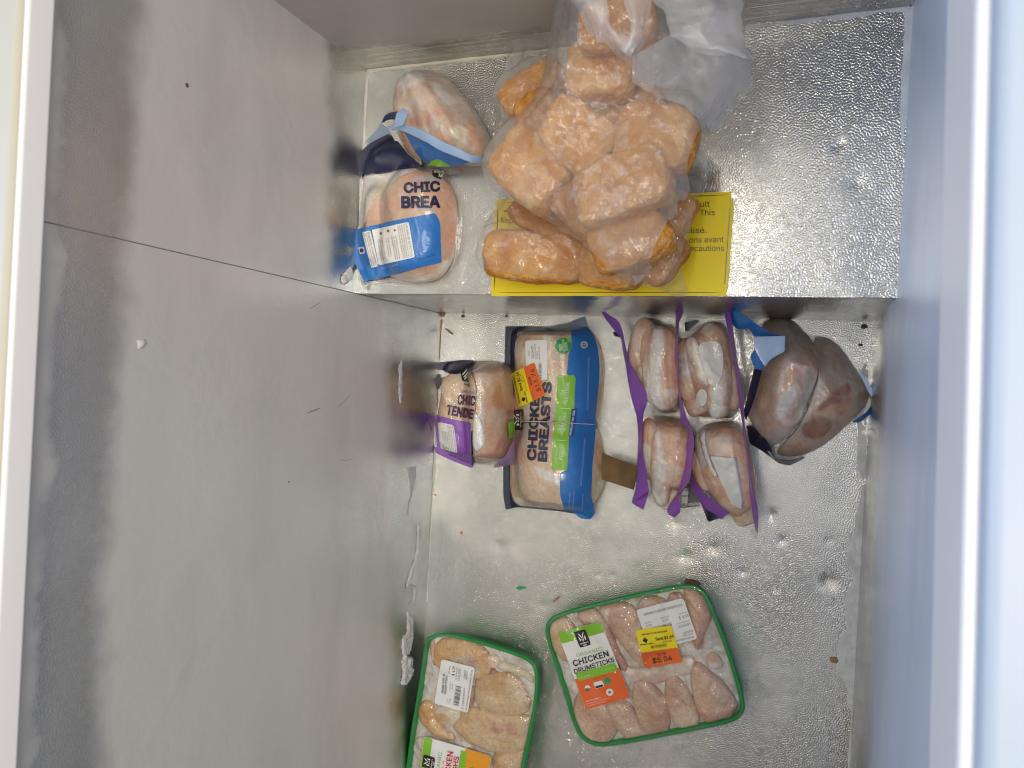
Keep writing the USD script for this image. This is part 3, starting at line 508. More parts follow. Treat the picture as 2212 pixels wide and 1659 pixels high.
# ------------------------------------------------------------------ brand block, barcode
def logo_block(parent, surf, C, off, two=True, white='white_print'):
    """black block with three slanting white M strokes and the two words under it; C = tl, tr, br, bl in survey px"""
    f = quad_px(C); lb = part('logo_block', drape(qpoly(f, 0, 0, 1, 1), surf, off, .004), 'black_print', parent, False)
    o = off + .0005
    for P in ([(.22, .12), (.32, .12), (.50, .40), (.50, .52)], [(.78, .12), (.68, .12), (.50, .40), (.50, .52)], [(.22, .30), (.32, .42), (.32, .66), (.22, .66)], [(.78, .30), (.68, .42), (.68, .66), (.78, .66)], [(.38, .44), (.50, .60), (.50, .70), (.38, .56)], [(.62, .44), (.50, .60), (.50, .70), (.62, .56)]):
        part('logo_stroke', drape(np.array([f(*p) for p in P]), surf, o, .004, dens=2.), white, lb, False)
    h = np.linalg.norm(f(0, 1) - f(0, 0)) * .085
    words(lb, surf, [("Member's", f(.14, .82), f(.86, .82), h, white), ('Mark', f(.34, .95), f(.68, .95), h, white)], o)
    return lb
def barcode(parent, surf, C, off, n=26, seed=0, mt='black_print'):
    """bars side by side from left to right of the quad C"""
    f = quad_px(C); r = random.Random(seed); V, F, k, s = [], [], 0, 0.
    while s < .98:
        w = r.choice([.012, .02, .03]); a, b = s, min(1, s + w); v, ff = drape(qpoly(f, a, 0, b, 1), surf, off, .004, dens=6.); V.append(v); F.append(ff + k); k += len(v); s += w + r.choice([.014, .02, .03])
    return part('barcode', (np.vstack(V), np.vstack(F)), mt, parent, False)
def pieces_film(uvs, z, lumps, base, pad=.0015, blur=.003, edge=.012, amp=.0015, fs=45., seed=0):
    """film surface stretched over lumps within an outline"""
    w = PX(uvs, z)[:, :2]; e = ellip(lumps, base, .001)
    def fn(X, Y, d):
        H = gaussian_filter(maximum_filter(e(X, Y, d), 5), blur / .0015)
        H = base + (H - base) * np.clip(d / edge, 0, 1) ** .5 + pad
        return H + amp * np.clip(d / edge, 0, 1) * (meshkit.fbm(np.stack([X * fs, Y * fs * .6, X * 0 + seed], -1), 3, seed) - .5) * 2
    return Surf(w, base, fn)

# ------------------------------------------------------------------ trays
def tray(name, label, uv_rim, zr, depth=.036, group=None):
    o = resample(chaikin(PX(uv_rim, zr)[:, :2], 2), .004); c = o.mean(0)
    if Polygon(o).exterior.is_ccw is False: o = o[::-1]
    t = thing(name, label, 'chicken tray', np.r_[c, 0], group)
    nrm = np.roll(o, -1, 0) - np.roll(o, 1, 0); nrm /= np.linalg.norm(nrm, axis=1, keepdims=True); nrm = np.c_[nrm[:, 1], -nrm[:, 0]]
    prof = [(-.014, .001), (-.010, .0), (-.003, zr - .006), (-.0005, zr - .004), (.001, zr - .001), (0, zr + .001), (-.003, zr + .0015), (-.005, zr), (-.011, .006), (-.015, .004)]
    n = len(o); V = np.vstack([np.c_[o + nrm * d, np.full(n, z)] for d, z in prof]); F = []
    for k in range(len(prof) - 1):
        a = k * n + np.arange(n); b = k * n + (np.arange(n) + 1) % n; F += [np.c_[a, b, b + n], np.c_[a, b + n, a + n]]
    for k, fl in ((0, -1), (len(prof) - 1, 1)):
        ci = len(V); V = np.vstack([V, np.r_[c, prof[k][1]]]); a = k * n + np.arange(n); b = k * n + (np.arange(n) + 1) % n; F.append(np.c_[a, b, np.full(n, ci)][:, ::fl])
    part('tray_shell', (V, np.vstack(F)), 'tray_green', t, True)
    return t, o
ZR_ = .042
TP = 'overwrapped green trays of chicken'
dt, do = tray('drumstick_tray', 'green foam tray of drumsticks under film with an orange and white label', Z5([(95, 590), (112, 515), (190, 450), (600, 340), (1000, 252), (1250, 207), (1365, 235), (1430, 310), (1530, 560), (1640, 860), (1728, 1180), (1712, 1275), (1620, 1340), (1200, 1425), (700, 1520), (520, 1540), (405, 1485), (340, 1400), (220, 1000), (130, 740)]), ZR_)
def bed_piece(t, o, Zf, uv, pal, h, r, name, mt, seed, patches=(), zb=.0385, frost=.3, tilt=0.):
    """one piece of meat pressed flat under the film: outline from the photograph, domed by h within r of its edge"""
    w = PX(Zf(chaikin(uv, 2)), zb + h * .7)[:, :2]; w = resample(w, .002); nn = meshkit.fbm(np.c_[w * 130, np.full(len(w), seed)], 3, seed) - .5; c = w.mean(0); w = c + (w - c) * (1.17 + nn * .12)[:, None]
    pg = sound(w).intersection(Polygon(o).buffer(-.0055)); pg = max(getattr(pg, 'geoms', [pg]), key=lambda g: g.area); w = np.array(pg.exterior.coords)[:-1]
    def fn(X, Y, d):
        k = np.clip(d / r, 0, 1); lump = meshkit.fbm(np.stack([X * 75, Y * 75, X * 0 + seed], -1), 3, seed) - .5
        return zb + (h + .006 * lump) * np.sqrt(1 - (1 - k) ** 2)
    s = Surf(w, zb, fn, .001); m_ = solid(s, pg, 0, .0017, .034)
    meatpart(name, m_, t, pal, [(PX(Zf(P), zb + h)[:, :2], p2, so) for P, p2, so in patches], seed, mt, frost=frost); return m_
def pad(t, o, zb, amp, seed):
    s = Surf(o, 0, lambda X, Y, d: zb - .006 * np.exp(-d / .006) + amp * (meshkit.fbm(np.stack([X * 90, Y * 90, X * 0 + seed], -1), 4, seed) - .5)); m_ = solid(s, Polygon(o).buffer(-.0055), 0, .0022, .034)
    meatpart('frosty_juice', m_, t, 'frosted_film', [], seed, frost=.6, fcol='meat_pale', fs=45.); return m_
DR = [([(110, 560), (150, 510), (200, 490), (280, 520), (340, 600), (380, 720), (400, 830), (330, 840), (250, 825), (170, 740), (120, 650)], 'thigh_skin', 'drumstick', .30),
      ([(370, 510), (410, 440), (480, 430), (540, 470), (590, 540), (640, 650), (700, 780), (760, 900), (700, 900), (600, 760), (500, 600), (420, 560)], 'skin_pink', 'drumstick', .2),
      ([(545, 440), (620, 385), (700, 370), (800, 420), (870, 500), (900, 620), (900, 780), (880, 870), (800, 800), (700, 680), (620, 560)], 'drumstick_skin', 'drumstick', .2),
      ([(860, 395), (900, 345), (980, 335), (1050, 360), (1085, 420), (1090, 560), (1060, 700), (960, 760), (905, 640), (872, 480)], 'drumstick_skin', 'drumstick', .2),
      ([(1095, 330), (1150, 300), (1215, 320), (1262, 420), (1290, 560), (1200, 640), (1110, 560)], 'skin_pink', 'drumstick', .2),
      ([(1232, 255), (1290, 245), (1370, 300), (1430, 370), (1440, 470), (1410, 560), (1380, 620), (1370, 700), (1330, 730), (1295, 650), (1268, 520), (1250, 380)], 'skin_pink', 'drumstick', .3),
      ([(1420, 790), (1480, 770), (1540, 850), (1530, 890), (1450, 905), (1415, 860)], 'meat_fat', 'knuckle', .2),
      ([(340, 1190), (400, 1080), (480, 1110), (560, 1190), (620, 1290), (660, 1400), (600, 1480), (520, 1525), (430, 1480), (360, 1400), (335, 1290)], 'drumstick_skin', 'drumstick', .15),
      ([(600, 1200), (700, 1170), (780, 1200), (825, 1290), (872, 1380), (925, 1440), (900, 1470), (790, 1490), (705, 1420), (645, 1330)], 'drumstick_skin', 'drumstick', .2),
      ([(835, 1030), (900, 1030), (975, 1060), (1055, 1140), (1095, 1260), (1097, 1370), (1040, 1430), (940, 1440), (885, 1370), (835, 1250), (818, 1120)], 'drumstick_skin', 'drumstick', .12),
      ([(1082, 1050), (1130, 990), (1180, 1000), (1245, 1070), (1305, 1190), (1335, 1310), (1315, 1370), (1240, 1380), (1145, 1340), (1105, 1230), (1080, 1130)], 'drumstick_skin', 'drumstick', .12),
      ([(1312, 900), (1360, 885), (1450, 960), (1560, 1050), (1628, 1150), (1638, 1210), (1580, 1290), (1480, 1335), (1400, 1310), (1345, 1230), (1316, 1120), (1303, 1000)], 'skin_pink', 'drumstick', .12),
      ([(720, 870), (850, 900), (1000, 890), (1240, 790), (1290, 890), (1230, 950), (1120, 960), (1050, 1010), (970, 1010), (850, 990), (790, 1050)], 'meat_grey', 'meat_scrap', .6),
      ([(630, 390), (690, 375), (735, 390), (720, 430), (660, 440)], 'meat_fat', 'meat_scrap', .2), ([(1300, 660), (1370, 650), (1385, 730), (1330, 745)], 'drumstick_skin', 'knuckle', .2), ([(860, 1390), (920, 1400), (935, 1460), (850, 1475), (790, 1460)], 'thigh_skin', 'meat_scrap', .1)]
bed = [pad(dt, do, .0385, .009, 5)]
for k, (uv, pal, nm, fr) in enumerate(DR):
    bed.append(bed_piece(dt, do, Z5, uv, pal, .0105 if nm == 'drumstick' else .006, .016, nm, 'chicken_skin' if nm == 'drumstick' else 'raw_meat', k + 3, [([(1430, 800), (1480, 790), (1500, 840), (1440, 860)], 'meat_pink', .001), ([(1440, 870), (1490, 860), (1500, 890), (1450, 900)], 'white_card', .001), ([(545, 440), (620, 400), (600, 560)], 'meat_fat', .002)] if nm != 'x' else (), frost=fr))
def tray_film(t, o, bed, zb, seed):
    def fn(X, Y, d):
        H = gaussian_filter(maximum_filter(raster(bed, X, Y, zb), 3), 1.6)
        k = np.clip(d / .010, 0, 1) ** .6; H = zb + (np.maximum(H, zb) - zb) * k + .0012
        r = np.abs(meshkit.fbm(np.stack([X * 70 + Y * 50, Y * 18 - X * 12, X * 0 + seed], -1), 3, seed) - .5)
        return H + .0012 * np.exp(-(r / .02) ** 2) * np.clip(d / .004, 0, 1)
    s = Surf(o, zb, fn); part('film', sheet(s, Polygon(o).buffer(-.0005), .0004, .0026), 'clear_film', t, True); return s
ds = tray_film(dt, do, bed, ZR_ + .0012, 2)
lq = quad_px(Z5([(200, 605), (550, 510), (798, 1130), (432, 1232)]))
lab = part('product_label', drape(qpoly(lq, 0, 0, 1, 1, .03), ds, .0012, .004), 'white_paper', dt, 30)
part('label_band', drape(qpoly(lq, .005, .003, .995, .14), ds, .0017, .004), 'lime_print', lab, 30)
part('label_band', drape(qpoly(lq, .005, .60, .995, .997), ds, .0017, .004), 'orange_paper', lab, 30)
part('label_band', drape(qpoly(lq, .06, .535, .96, .635, .01), ds, .0022, .004), 'lime_print', lab, 30)
part('label_band', drape(qpoly(lq, .36, .645, .67, .675, .005), ds, .0022, .004), 'crumb_orange', lab, 30)
logo_block(lab, ds, [lq(.36, .04), lq(.62, .04), lq(.62, .245), lq(.36, .245)], .0023)
words(lab, ds, [('ORGANIC', lq(.22, .345), lq(.80, .345), 7.2, 'soft_green_print', False), ('CHICKEN', lq(.09, .445), lq(.90, .435), 12.5, 'black_print'), ('DRUMSTICKS', lq(.05, .535), lq(.97, .52), 10, 'black_print'),
    ('NO ANTIBIOTICS', lq(.10, .605), lq(.36, .605), 2.2, 'pale_lime_print'), ('ALL NATURAL', lq(.70, .59), lq(.92, .59), 2.2, 'pale_lime_print'), ('KEEP REFRIGERATED', lq(.05, .905), lq(.40, .905), 2.4, 'white_print', False), ('HATCHED, RAISED AND HARVESTED IN THE USA', lq(.05, .935), lq(.58, .935), 1.8, 'white_print', False), ('DISTRIBUTED IN THE USA', lq(.05, .962), lq(.5, .962), 1.8, 'white_print', False)], .0027)
def disc(c, r, n=20): return np.array([(c[0] + r * math.cos(a), c[1] + r * math.sin(a)) for a in np.linspace(0, 2 * math.pi, n, endpoint=False)])
for (s, t, r, mt) in ((.20, .745, 6.6, 'white_print'), (.66, .725, 8.0, 'green_print'), (.62, .865, 8.2, 'white_print')):
    em = part('emblem', drape(disc(lq(s, t), r), ds, .0022, .003), mt, lab, False)
    if mt == 'white_print': part('emblem_mark', drape(disc(lq(s, t), r)[:11] if s < .4 else disc(lq(s, t), r * .6, 3), ds, .0026, .003, dens=2.), 'grey_print', em, False)
part('emblem', drape(qpoly(lq, .36, .70, .56, .78), ds, .0022, .003), 'white_print', lab, False); part('emblem_mark', drape(qpoly(lq, .37, .75, .55, .775), ds, .0026, .003), 'black_print', lab, False)
wq = quad_px(Z5([(838, 417), (1225, 318), (1342, 652), (955, 745)]))
wlab = part('price_label', drape(qpoly(wq, 0, 0, 1, 1, .04), ds, .0013, .004), 'white_paper', dt, 30)
words(wlab, ds, [('ORGANIC CHICKEN DRUMSTICKS', wq(.12, .18), wq(.93, .175), 5.2, 'black_print', False), ('NET WT', wq(.09, .37), wq(.21, .37), 2.6, 'grey_print', False), ('3.57lb', wq(.08, .45), wq(.21, .45), 4.2, 'grey_print', False), ('PRICE PER LB', wq(.42, .34), wq(.60, .34), 2.6, 'grey_print', False), ('$1.94', wq(.44, .42), wq(.56, .42), 4.5, 'grey_print', False),
    ('TOTAL PRICE', wq(.80, .35), wq(.98, .35), 2.6, 'grey_print', False), ('$  6.93', wq(.78, .46), wq(.98, .45), 6.2, 'black_print', False), ('USE BY/FREEZE BY', wq(.69, .56), wq(.96, .555), 2.6, 'grey_print', False), ('12.10.2025', wq(.70, .65), wq(.96, .645), 5, 'black_print', False), ('1125328', wq(.76, .82), wq(.96, .81), 4.6, 'black_print', False), ('DS02 44 SS 41', wq(.75, .875), wq(.95, .868), 2.8, 'black_print', False), ('HARVESTED IN THE USA', wq(.52, .955), wq(.95, .95), 3.6, 'black_print', False)], .0018)
barcode(wlab, ds, [wq(.15, .47), wq(.60, .46), wq(.60, .60), wq(.15, .61)], .0018, seed=3)
yq = quad_px(Z5([(835, 580), (1128, 540), (1220, 840), (912, 886)]))
st = part('discount_sticker', drape(qpoly(yq, 0, 0, 1, 1, .03), ds, .0023, .004), 'yellow_paper', dt, 30)
part('sticker_half', drape(qpoly(yq, .003, .60, .997, .997), ds, .0027, .004), 'orange_paper', st, 30)
words(st, ds, [('MM ORG FP DRUMSTICKS', yq(.14, .155), yq(.84, .15), 3.2, 'black_print'), ('Save $1.89', yq(.47, .34), yq(.97, .33), 6.2, 'black_print'), ('27 % off', yq(.66, .42), yq(.88, .42), 3.2, 'black_print', False), ("Member's Mark.", yq(.03, .41), yq(.40, .41), 3, 'black_print'), ('Original Price', yq(.07, .66), yq(.42, .66), 2.6, 'grey_print', False), ('$1.41', yq(.14, .72), yq(.28, .72), 3, 'grey_print', False), ('NOW', yq(.42, .745), yq(.66, .74), 6.4, 'black_print', False), ('$5.04', yq(.24, .915), yq(.76, .905), 10.5, 'black_print')], .0031)
part('emblem', drape(np.array([yq(.20, .21), yq(.28, .29), yq(.20, .37), yq(.12, .29)]), ds, .0031, .003), 'black_print', st, False)
barcode(st, ds, [yq(.30, .43), yq(.74, .43), yq(.74, .57), yq(.30, .57)], .0031, seed=5)

tt, to = tray('thigh_tray', 'green foam tray of yellowish chicken thighs, cut off by the photo edge', Z6([(330, 330), (395, 268), (540, 237), (900, 325), (1380, 482), (1485, 570), (1520, 700), (1500, 1000), (1430, 1350), (1350, 1750), (1280, 2120), (1230, 2210), (1120, 2250), (560, 2130), (150, 2050), (100, 1960), (130, 1700), (180, 1300), (240, 950), (290, 650)]), ZR_)
TH = [([(450, 400), (520, 330), (640, 325), (760, 350), (870, 400), (950, 460), (970, 560), (960, 680), (850, 720), (700, 680), (500, 640), (450, 540)], 'thigh_orange', 'thigh', .25),
      ([(870, 800), (900, 720), (1000, 700), (1120, 690), (1250, 720), (1320, 840), (1380, 950), (1370, 1050), (1250, 1100), (1120, 1090), (950, 1050), (865, 960)], 'thigh_skin', 'thigh', .1),
      ([(780, 1060), (900, 1055), (1100, 1115), (1300, 1135), (1390, 1150), (1400, 1280), (1340, 1450), (1200, 1500), (1050, 1480), (850, 1420), (700, 1300), (645, 1200), (700, 1110)], 'thigh_skin', 'thigh', .15),
      ([(440, 1060), (520, 1010), (640, 1050), (755, 1085), (695, 1190), (600, 1220), (480, 1180), (430, 1120)], 'meat_fat', 'thigh', .2),
      ([(265, 1050), (330, 985), (415, 1020), (425, 1150), (520, 1270), (635, 1335), (520, 1370), (380, 1300), (275, 1180)], 'thigh_orange', 'thigh', .5),
      ([(960, 655), (1000, 622), (1068, 632), (1075, 690), (1020, 720), (970, 702)], 'blood', 'meat_scrap', .1),
      ([(1095, 560), (1200, 570), (1330, 620), (1430, 680), (1440, 780), (1335, 700), (1200, 650), (1105, 640)], 'meat_fat', 'meat_scrap', .3),
      ([(1262, 712), (1320, 740), (1388, 850), (1398, 890), (1340, 900), (1290, 800)], 'skin_pink', 'meat_scrap', .05), ([(1345, 965), (1400, 925), (1438, 960), (1420, 1030), (1350, 1040)], 'skin_pink', 'meat_scrap', .05),
      ([(370, 350), (410, 330), (432, 400), (430, 560), (410, 580), (382, 460)], 'skin_pink', 'meat_scrap', .3), ([(965, 475), (1090, 492), (1098, 560), (1080, 620), (985, 612), (972, 540)], 'meat_tan', 'meat_scrap', .2),
      ([(740, 900), (790, 850), (835, 800), (830, 1000), (790, 1030)], 'blood', 'meat_scrap', .2), ([(1030, 1530), (1200, 1520), (1320, 1500), (1365, 1560), (1330, 1800), (1200, 1900), (1060, 1820)], 'thigh_skin', 'thigh', .1),
      ([(300, 1700), (500, 1650), (800, 1750), (850, 1900), (600, 2000), (300, 1950)], 'thigh_skin', 'thigh', .2), ([(900, 1960), (1100, 1950), (1190, 2050), (1050, 2120), (900, 2080)], 'thigh_skin', 'thigh', .2), ([(220, 1350), (400, 1350), (500, 1420), (420, 1520), (250, 1500)], 'meat_pale', 'thigh', .5)]
bed = [pad(tt, to, .0390, .008, 15)]
for k, (uv, pal, nm, fr) in enumerate(TH):
    bed.append(bed_piece(tt, to, Z6, uv, pal, .0095 if nm == 'thigh' else .007, .018 if nm == 'thigh' else .008, nm, 'chicken_skin' if nm == 'thigh' else 'raw_meat', k + 40, [([(430, 1100), (520, 1090), (600, 1160), (520, 1190), (440, 1160)], 'thigh_skin', .002), ([(600, 520), (800, 470), (900, 560), (860, 700), (680, 660)], 'meat_pale', .003), ([(1000, 1150), (1250, 1200), (1300, 1300), (1000, 1280)], 'skin_pink', .004)], frost=fr))
ts = tray_film(tt, to, bed, ZR_ + .0012, 6)
pq = quad_px(Z6([(428, 980), (505, 517), (855, 605), (780, 1082)]))      # tl, tr, br, bl along its own reading direction
pl = part('price_label', drape(qpoly(pq, 0, 0, 1, 1, .04), ts, .0013, .004), 'white_paper', tt, 30)
words(pl, ts, [('ORGANIC BONE-IN', pq(.27, .22), pq(.70, .17), 4.2, 'black_print'), ('CHICKEN THIGHS', pq(.27, .30), pq(.68, .255), 4.2, 'black_print'), ('TOTAL PRICE', pq(.72, .30), pq(.90, .29), 2.4, 'grey_print', False), ('$  6.19', pq(.72, .45), pq(.92, .42), 5, 'black_print'), ('USE BY/FREEZE BY', pq(.63, .53), pq(.92, .50), 2.4, 'grey_print', False), ('12.11.2025', pq(.64, .62), pq(.90, .60), 4.4, 'black_print', False), ('1125329', pq(.72, .78), pq(.90, .76), 3.8, 'black_print', False), ('DS02 45 SS 02', pq(.70, .83), pq(.88, .81), 2.4, 'black_print', False),
    ('PRICE PER LB', pq(.38, .40), pq(.56, .385), 2.2, 'grey_print', False), ('$1.94', pq(.42, .47), pq(.53, .46), 3.6, 'grey_print', False), ('NET WT', pq(.09, .38), pq(.2, .37), 2.2, 'grey_print', False), ('3.19lb', pq(.08, .46), pq(.21, .45), 3.6, 'grey_print', False), ('0  03820 00619', pq(.06, .85), pq(.52, .82), 3.4, 'black_print', False), ('HATCHED, RAISED, AND HARVESTED IN THE USA', pq(.06, .96), pq(.94, .95), 3, 'black_print', False)], .0018)
barcode(pl, ts, [pq(.09, .52), pq(.52, .51), pq(.52, .76), pq(.09, .77)], .0018, seed=8)
bq = quad_px(Z6([(255, 1810), (325, 1322), (1028, 1530), (955, 2030)]))
bl = part('product_label', drape(qpoly(bq, 0, 0, 1, 1, .03), ts, .0012, .004), 'white_paper', tt, 30)
part('label_band', drape(qpoly(bq, .003, .005, .997, .125), ts, .0017, .004), 'lime_print', bl, 30); part('label_band', drape(qpoly(bq, .003, .61, .997, .997), ts, .0017, .004), 'amber_paper', bl, 30); part('label_band', drape(qpoly(bq, .05, .555, .94, .645, .01), ts, .0022, .004), 'lime_print', bl, 30)
logo_block(bl, ts, [bq(.37, .03), bq(.63, .03), bq(.63, .205), bq(.37, .205)], .0023)
words(bl, ts, [('ORGANIC', bq(.2, .29), bq(.78, .29), 7, 'soft_green_print', False), ('BONE-IN', bq(.33, .345), bq(.62, .345), 4, 'orange_paper', False), ('CHICKEN', bq(.12, .45), bq(.86, .45), 12, 'red_print'), ('THIGHS', bq(.18, .545), bq(.80, .545), 11, 'red_print')], .0027)
part('emblem', drape(disc(bq(.60, .75), 7), ts, .0022, .003), 'green_print', bl, False); part('emblem', drape(disc(bq(.55, .86), 5), ts, .0022, .003), 'white_print', bl, False)

# ------------------------------------------------------------------ breaded chicken in bags on the step
BP = 'loose breaded chicken pieces in the clear bags'
def chunk(label, c, ax, w, L, z, flat, mt, seed, ang_amp=.14):
    """rounded, lumpy breaded block: centre / half axis end in zoom px of the bag close-up"""
    C = PX(Z2([c]), z)[0]; E = PX(Z2([(c[0] + ax[0], c[1] + ax[1])]), z)[0] - C; E /= np.linalg.norm(E); sc = 1.13 * .3967 * (CAM[2] - z) / FOC; w, L = w * sc, L * sc
    s = trimesh.creation.icosphere(5, 1.0); u = s.vertices.copy(); p = 4.8; v = u / (np.abs(u) ** p).sum(1, keepdims=True) ** (1 / p)
    h = w * flat; S = np.array([-E[1], E[0], 0]); v = v * [L, w, h]
    v = v * (1 + ang_amp * 2 * (meshkit.fbm(v * 26 + seed * 3.1, 3, seed) - .5)[:, None])
    v = v + u * (.0045 * (meshkit.fbm(v * 75 + seed, 3, seed) - .5) + .0040 * (meshkit.fbm(v * 240 + seed, 3, seed + 1) - .5))[:, None]
    R = random.Random(seed); tx, ty = R.uniform(-.22, .22), R.uniform(-.22, .22); N = np.array([-tx, -ty, 1.]); N /= np.linalg.norm(N); E3 = E - N * (E @ N); E3 /= np.linalg.norm(E3); S3 = np.cross(N, E3)
    v = C + v[:, :1] * E3 + v[:, 1:2] * S3 + v[:, 2:] * N
    n = top('breaded_chicken', (v, s.faces), 'crumb_coating', label, 'breaded chicken', 'breaded chicken pieces bagged on the step', smooth=True); c_ = tone_of(v, mt, [], seed, fs=60., frost=.38, fcol='crumb_frost')
    tone(n.path, c_); return (v, s.faces)
S0 = SH
low = [chunk('breaded piece at the bottom left of the lower bag, lying over the notice edge', (355, 1400), (1, .12), 125, 260, S0 + .036, .9, 'breading', 1),
       chunk('breaded piece at the bottom of the lower bag, right of the long bottom left one', (775, 1440), (1, .1), 115, 160, S0 + .030, .9, 'breading', 2),
       chunk('ridged crumbly patty in the gap between the two bags, above the notice', (440, 1210), (.72, .42), 100, 225, S0 + .036, .8, 'breading_dark', 3, .2),
       chunk('breaded piece high at the left of the lower bag', (360, 510), (.75, -.65), 105, 175, S0 + .050, .9, 'breading', 4),
       chunk('breaded piece at the right end of the lower bag beside the notice lettering', (1115, 1175), (.5, -.85), 82, 115, S0 + .040, .9, 'breading', 5),
       chunk('breaded piece under the lower tip of the upper bag, bottom right', (1050, 1405), (.6, -.8), 90, 125, S0 + .032, .9, 'breading_dark', 6)]
up_ = [chunk('breaded piece in the upper bag, topmost under the gathered neck', (722, 410), (1, -.1), 135, 165, S0 + .125, .75, 'breading', 7),
       chunk('square breaded piece in the middle of the upper bag, tilted like a diamond', (590, 745), (.80, .60), 145, 185, S0 + .118, .7, 'breading', 8),
       chunk('breaded piece at the right of the upper bag below the empty plastic', (1010, 760), (1, .12), 150, 190, S0 + .112, .7, 'breading', 9),
       chunk('large frosty breaded piece in the lower middle of the upper bag', (830, 1020), (.88, -.30), 150, 235, S0 + .120, .65, 'breading', 10, .2),
       chunk('round breaded piece at the left bulge of the upper bag', (350, 925), (.72, .62), 165, 200, S0 + .100, .75, 'breading', 11),
       chunk('breaded piece in the bottom tip of the upper bag', (880, 1310), (.85, -.35), 125, 190, S0 + .095, .7, 'breading', 12, .22),
       chunk('breaded piece half hidden in the gathered neck of the upper bag', (800, 150), (1, -.2), 120, 190, S0 + .150, .75, 'breading_dark', 13),
       chunk('dark breaded piece sunk between the others in the upper bag', (650, 1130), (.7, .6), 130, 190, S0 + .080, .7, 'breading_dark', 14),
       chunk('dark breaded piece sunk at the centre of the upper bag under the frost', (840, 620), (1, .2), 130, 190, S0 + .090, .7, 'breading_dark', 15),
       chunk('breaded piece behind the diamond-shaped one at the left of the upper bag', (420, 690), (.5, .85), 120, 180, S0 + .070, .8, 'breading_dark', 16)]
def bag_surf(uv, z, meshes, base, seed, edge=.03, floor_=.0, amp=.006, slope=None):
    w = PX(uv, z)[:, :2]; w = resample(chaikin(w, 2), .004)
    def fn(X, Y, d):
        k = np.clip(d / edge, 0, 1) ** .5; H = raster(meshes, X, Y, base); H = np.maximum(H, base + floor_ * k + (slope(X, Y) * k if slope else 0)); H0 = H
        H = gaussian_filter(maximum_filter(H, 9), 3.); H = np.maximum(H, gaussian_filter(maximum_filter(H0, 25), 9.) - .012); H = np.maximum(base + (H - base) * np.clip(d / .006, 0, 1) ** .5, gaussian_filter(maximum_filter(raster(meshes, X, Y, base), 5), 1.5)) + .003
        q = np.stack([X * 38 + Y * 20, Y * 13 - X * 8, X * 0 + seed], -1); r = np.abs(meshkit.fbm(q, 3, seed) - .5); r2 = np.abs(meshkit.fbm(q[..., [1, 0, 2]] * 1.6 + 9, 3, seed + 5) - .5)
        return H + k * (amp * meshkit.fbm(q * .7, 3, seed + 1) + amp * .6 * (np.exp(-(r / .016) ** 2) + np.exp(-(r2 / .014) ** 2)))
    return Surf(w, base, fn)
BGA = thing('plastic_bag', 'lower clear plastic bag of breaded chicken, its bottom corners over the yellow notice', 'plastic bag', PX([(1280, 480)], SH)[0])
sB = bag_surf(Z2([(225, 190), (320, 260), (480, 420), (700, 500), (1000, 560), (1280, 760), (1290, 900), (1275, 1060), (1245, 1200), (1180, 1400), (1165, 1490), (1192, 1600), (1130, 1622), (1050, 1590), (900, 1560), (600, 1550), (300, 1520), (120, 1490), (55, 1440), (65, 1340), (110, 1150), (150, 900), (165, 650), (175, 450)]), S0 + .02, low, S0 + .003, 21, .022, .004, .005)
part('film', sheet(sB, sB.poly, .001, .0035), 'clear_bag', BGA, True)
part('gathered_top', loft(Z2([(170, 470), (200, 330), (240, 180), (290, 130), (370, 125), (450, 140), (490, 250)]), Z2([(200, 560), (260, 400), (330, 290), (370, 270), (420, 290), (470, 300), (500, 350)]), S0 + .03, [S0 + .03, S0 + .05, S0 + .06, S0 + .07, S0 + .06, S0 + .05, S0 + .05], 9, .02, 4, thin=True), 'milky_bag', BGA, True)
BGB = thing('plastic_bag', 'upper milky plastic bag of breaded chicken with a gathered neck, leaning on the back wall', 'plastic bag', PX([(1400, 300)], SH + .05)[0])
yA = PX(Z2([(1000, 900)]), S0 + .08)[0][1]; yB_ = PX(Z2([(1000, 100)]), S0 + .1)[0][1]
sA = bag_surf(Z2([(560, -60), (490, 120), (470, 250), (420, 450), (340, 630), (180, 780), (100, 930), (95, 1010), (150, 1060), (310, 1140), (600, 1310), (720, 1410), (830, 1520), (895, 1560), (960, 1510), (1010, 1440), (1085, 1270), (1180, 1100), (1255, 850), (1310, 720), (1430, 590), (1540, 450), (1548, 390), (1500, 250), (1500, 60), (1495, -60)]), S0 + .085, up_, S0 + .065, 33, .03, .022, .007,
              slope=lambda X, Y: .05 * np.clip((Y - yA) / (yB_ - yA), 0, 1.3))
part('film', sheet(sA, sA.poly, .002, .0035), 'milky_bag', BGB, True)
part('loose_layer', drape(Z2([(900, 340), (1100, 230), (1490, 60), (1496, 250), (1540, 390), (1532, 445), (1420, 585), (1305, 710), (1215, 640), (1180, 600), (1040, 560), (900, 480)]), sA, .014, .004), 'loose_bag', BGB, True)
part('neck_fold', loft(Z2([(540, 10), (600, 120), (690, 230), (800, 300), (880, 330)]), Z2([(560, -40), (760, -40), (760, 120), (790, 190), (900, 240)]), S0 + .19, S0 + .21, 7, .012, 6, sag=.012, thin=True), 'ruffle_bag', BGB, True)
part('neck_fold', loft(Z2([(880, 320), (930, 250), (960, 130), (1000, -40)]), Z2([(820, 260), (850, 180), (860, 100), (820, -40)]), S0 + .195, S0 + .215, 7, .012, 8, sag=.012, thin=True), 'ruffle_bag', BGB, True)
part('neck_fold', loft(Z2([(1000, -40), (1020, 80), (1100, 200), (1300, 300), (1480, 330)]), Z2([(1490, -40), (1490, 40), (1500, 150), (1510, 220), (1520, 330)]), S0 + .185, [S0 + .17] * 5, 12, .02, 9, sag=.016, thin=True), 'ruffle_bag', BGB, True)
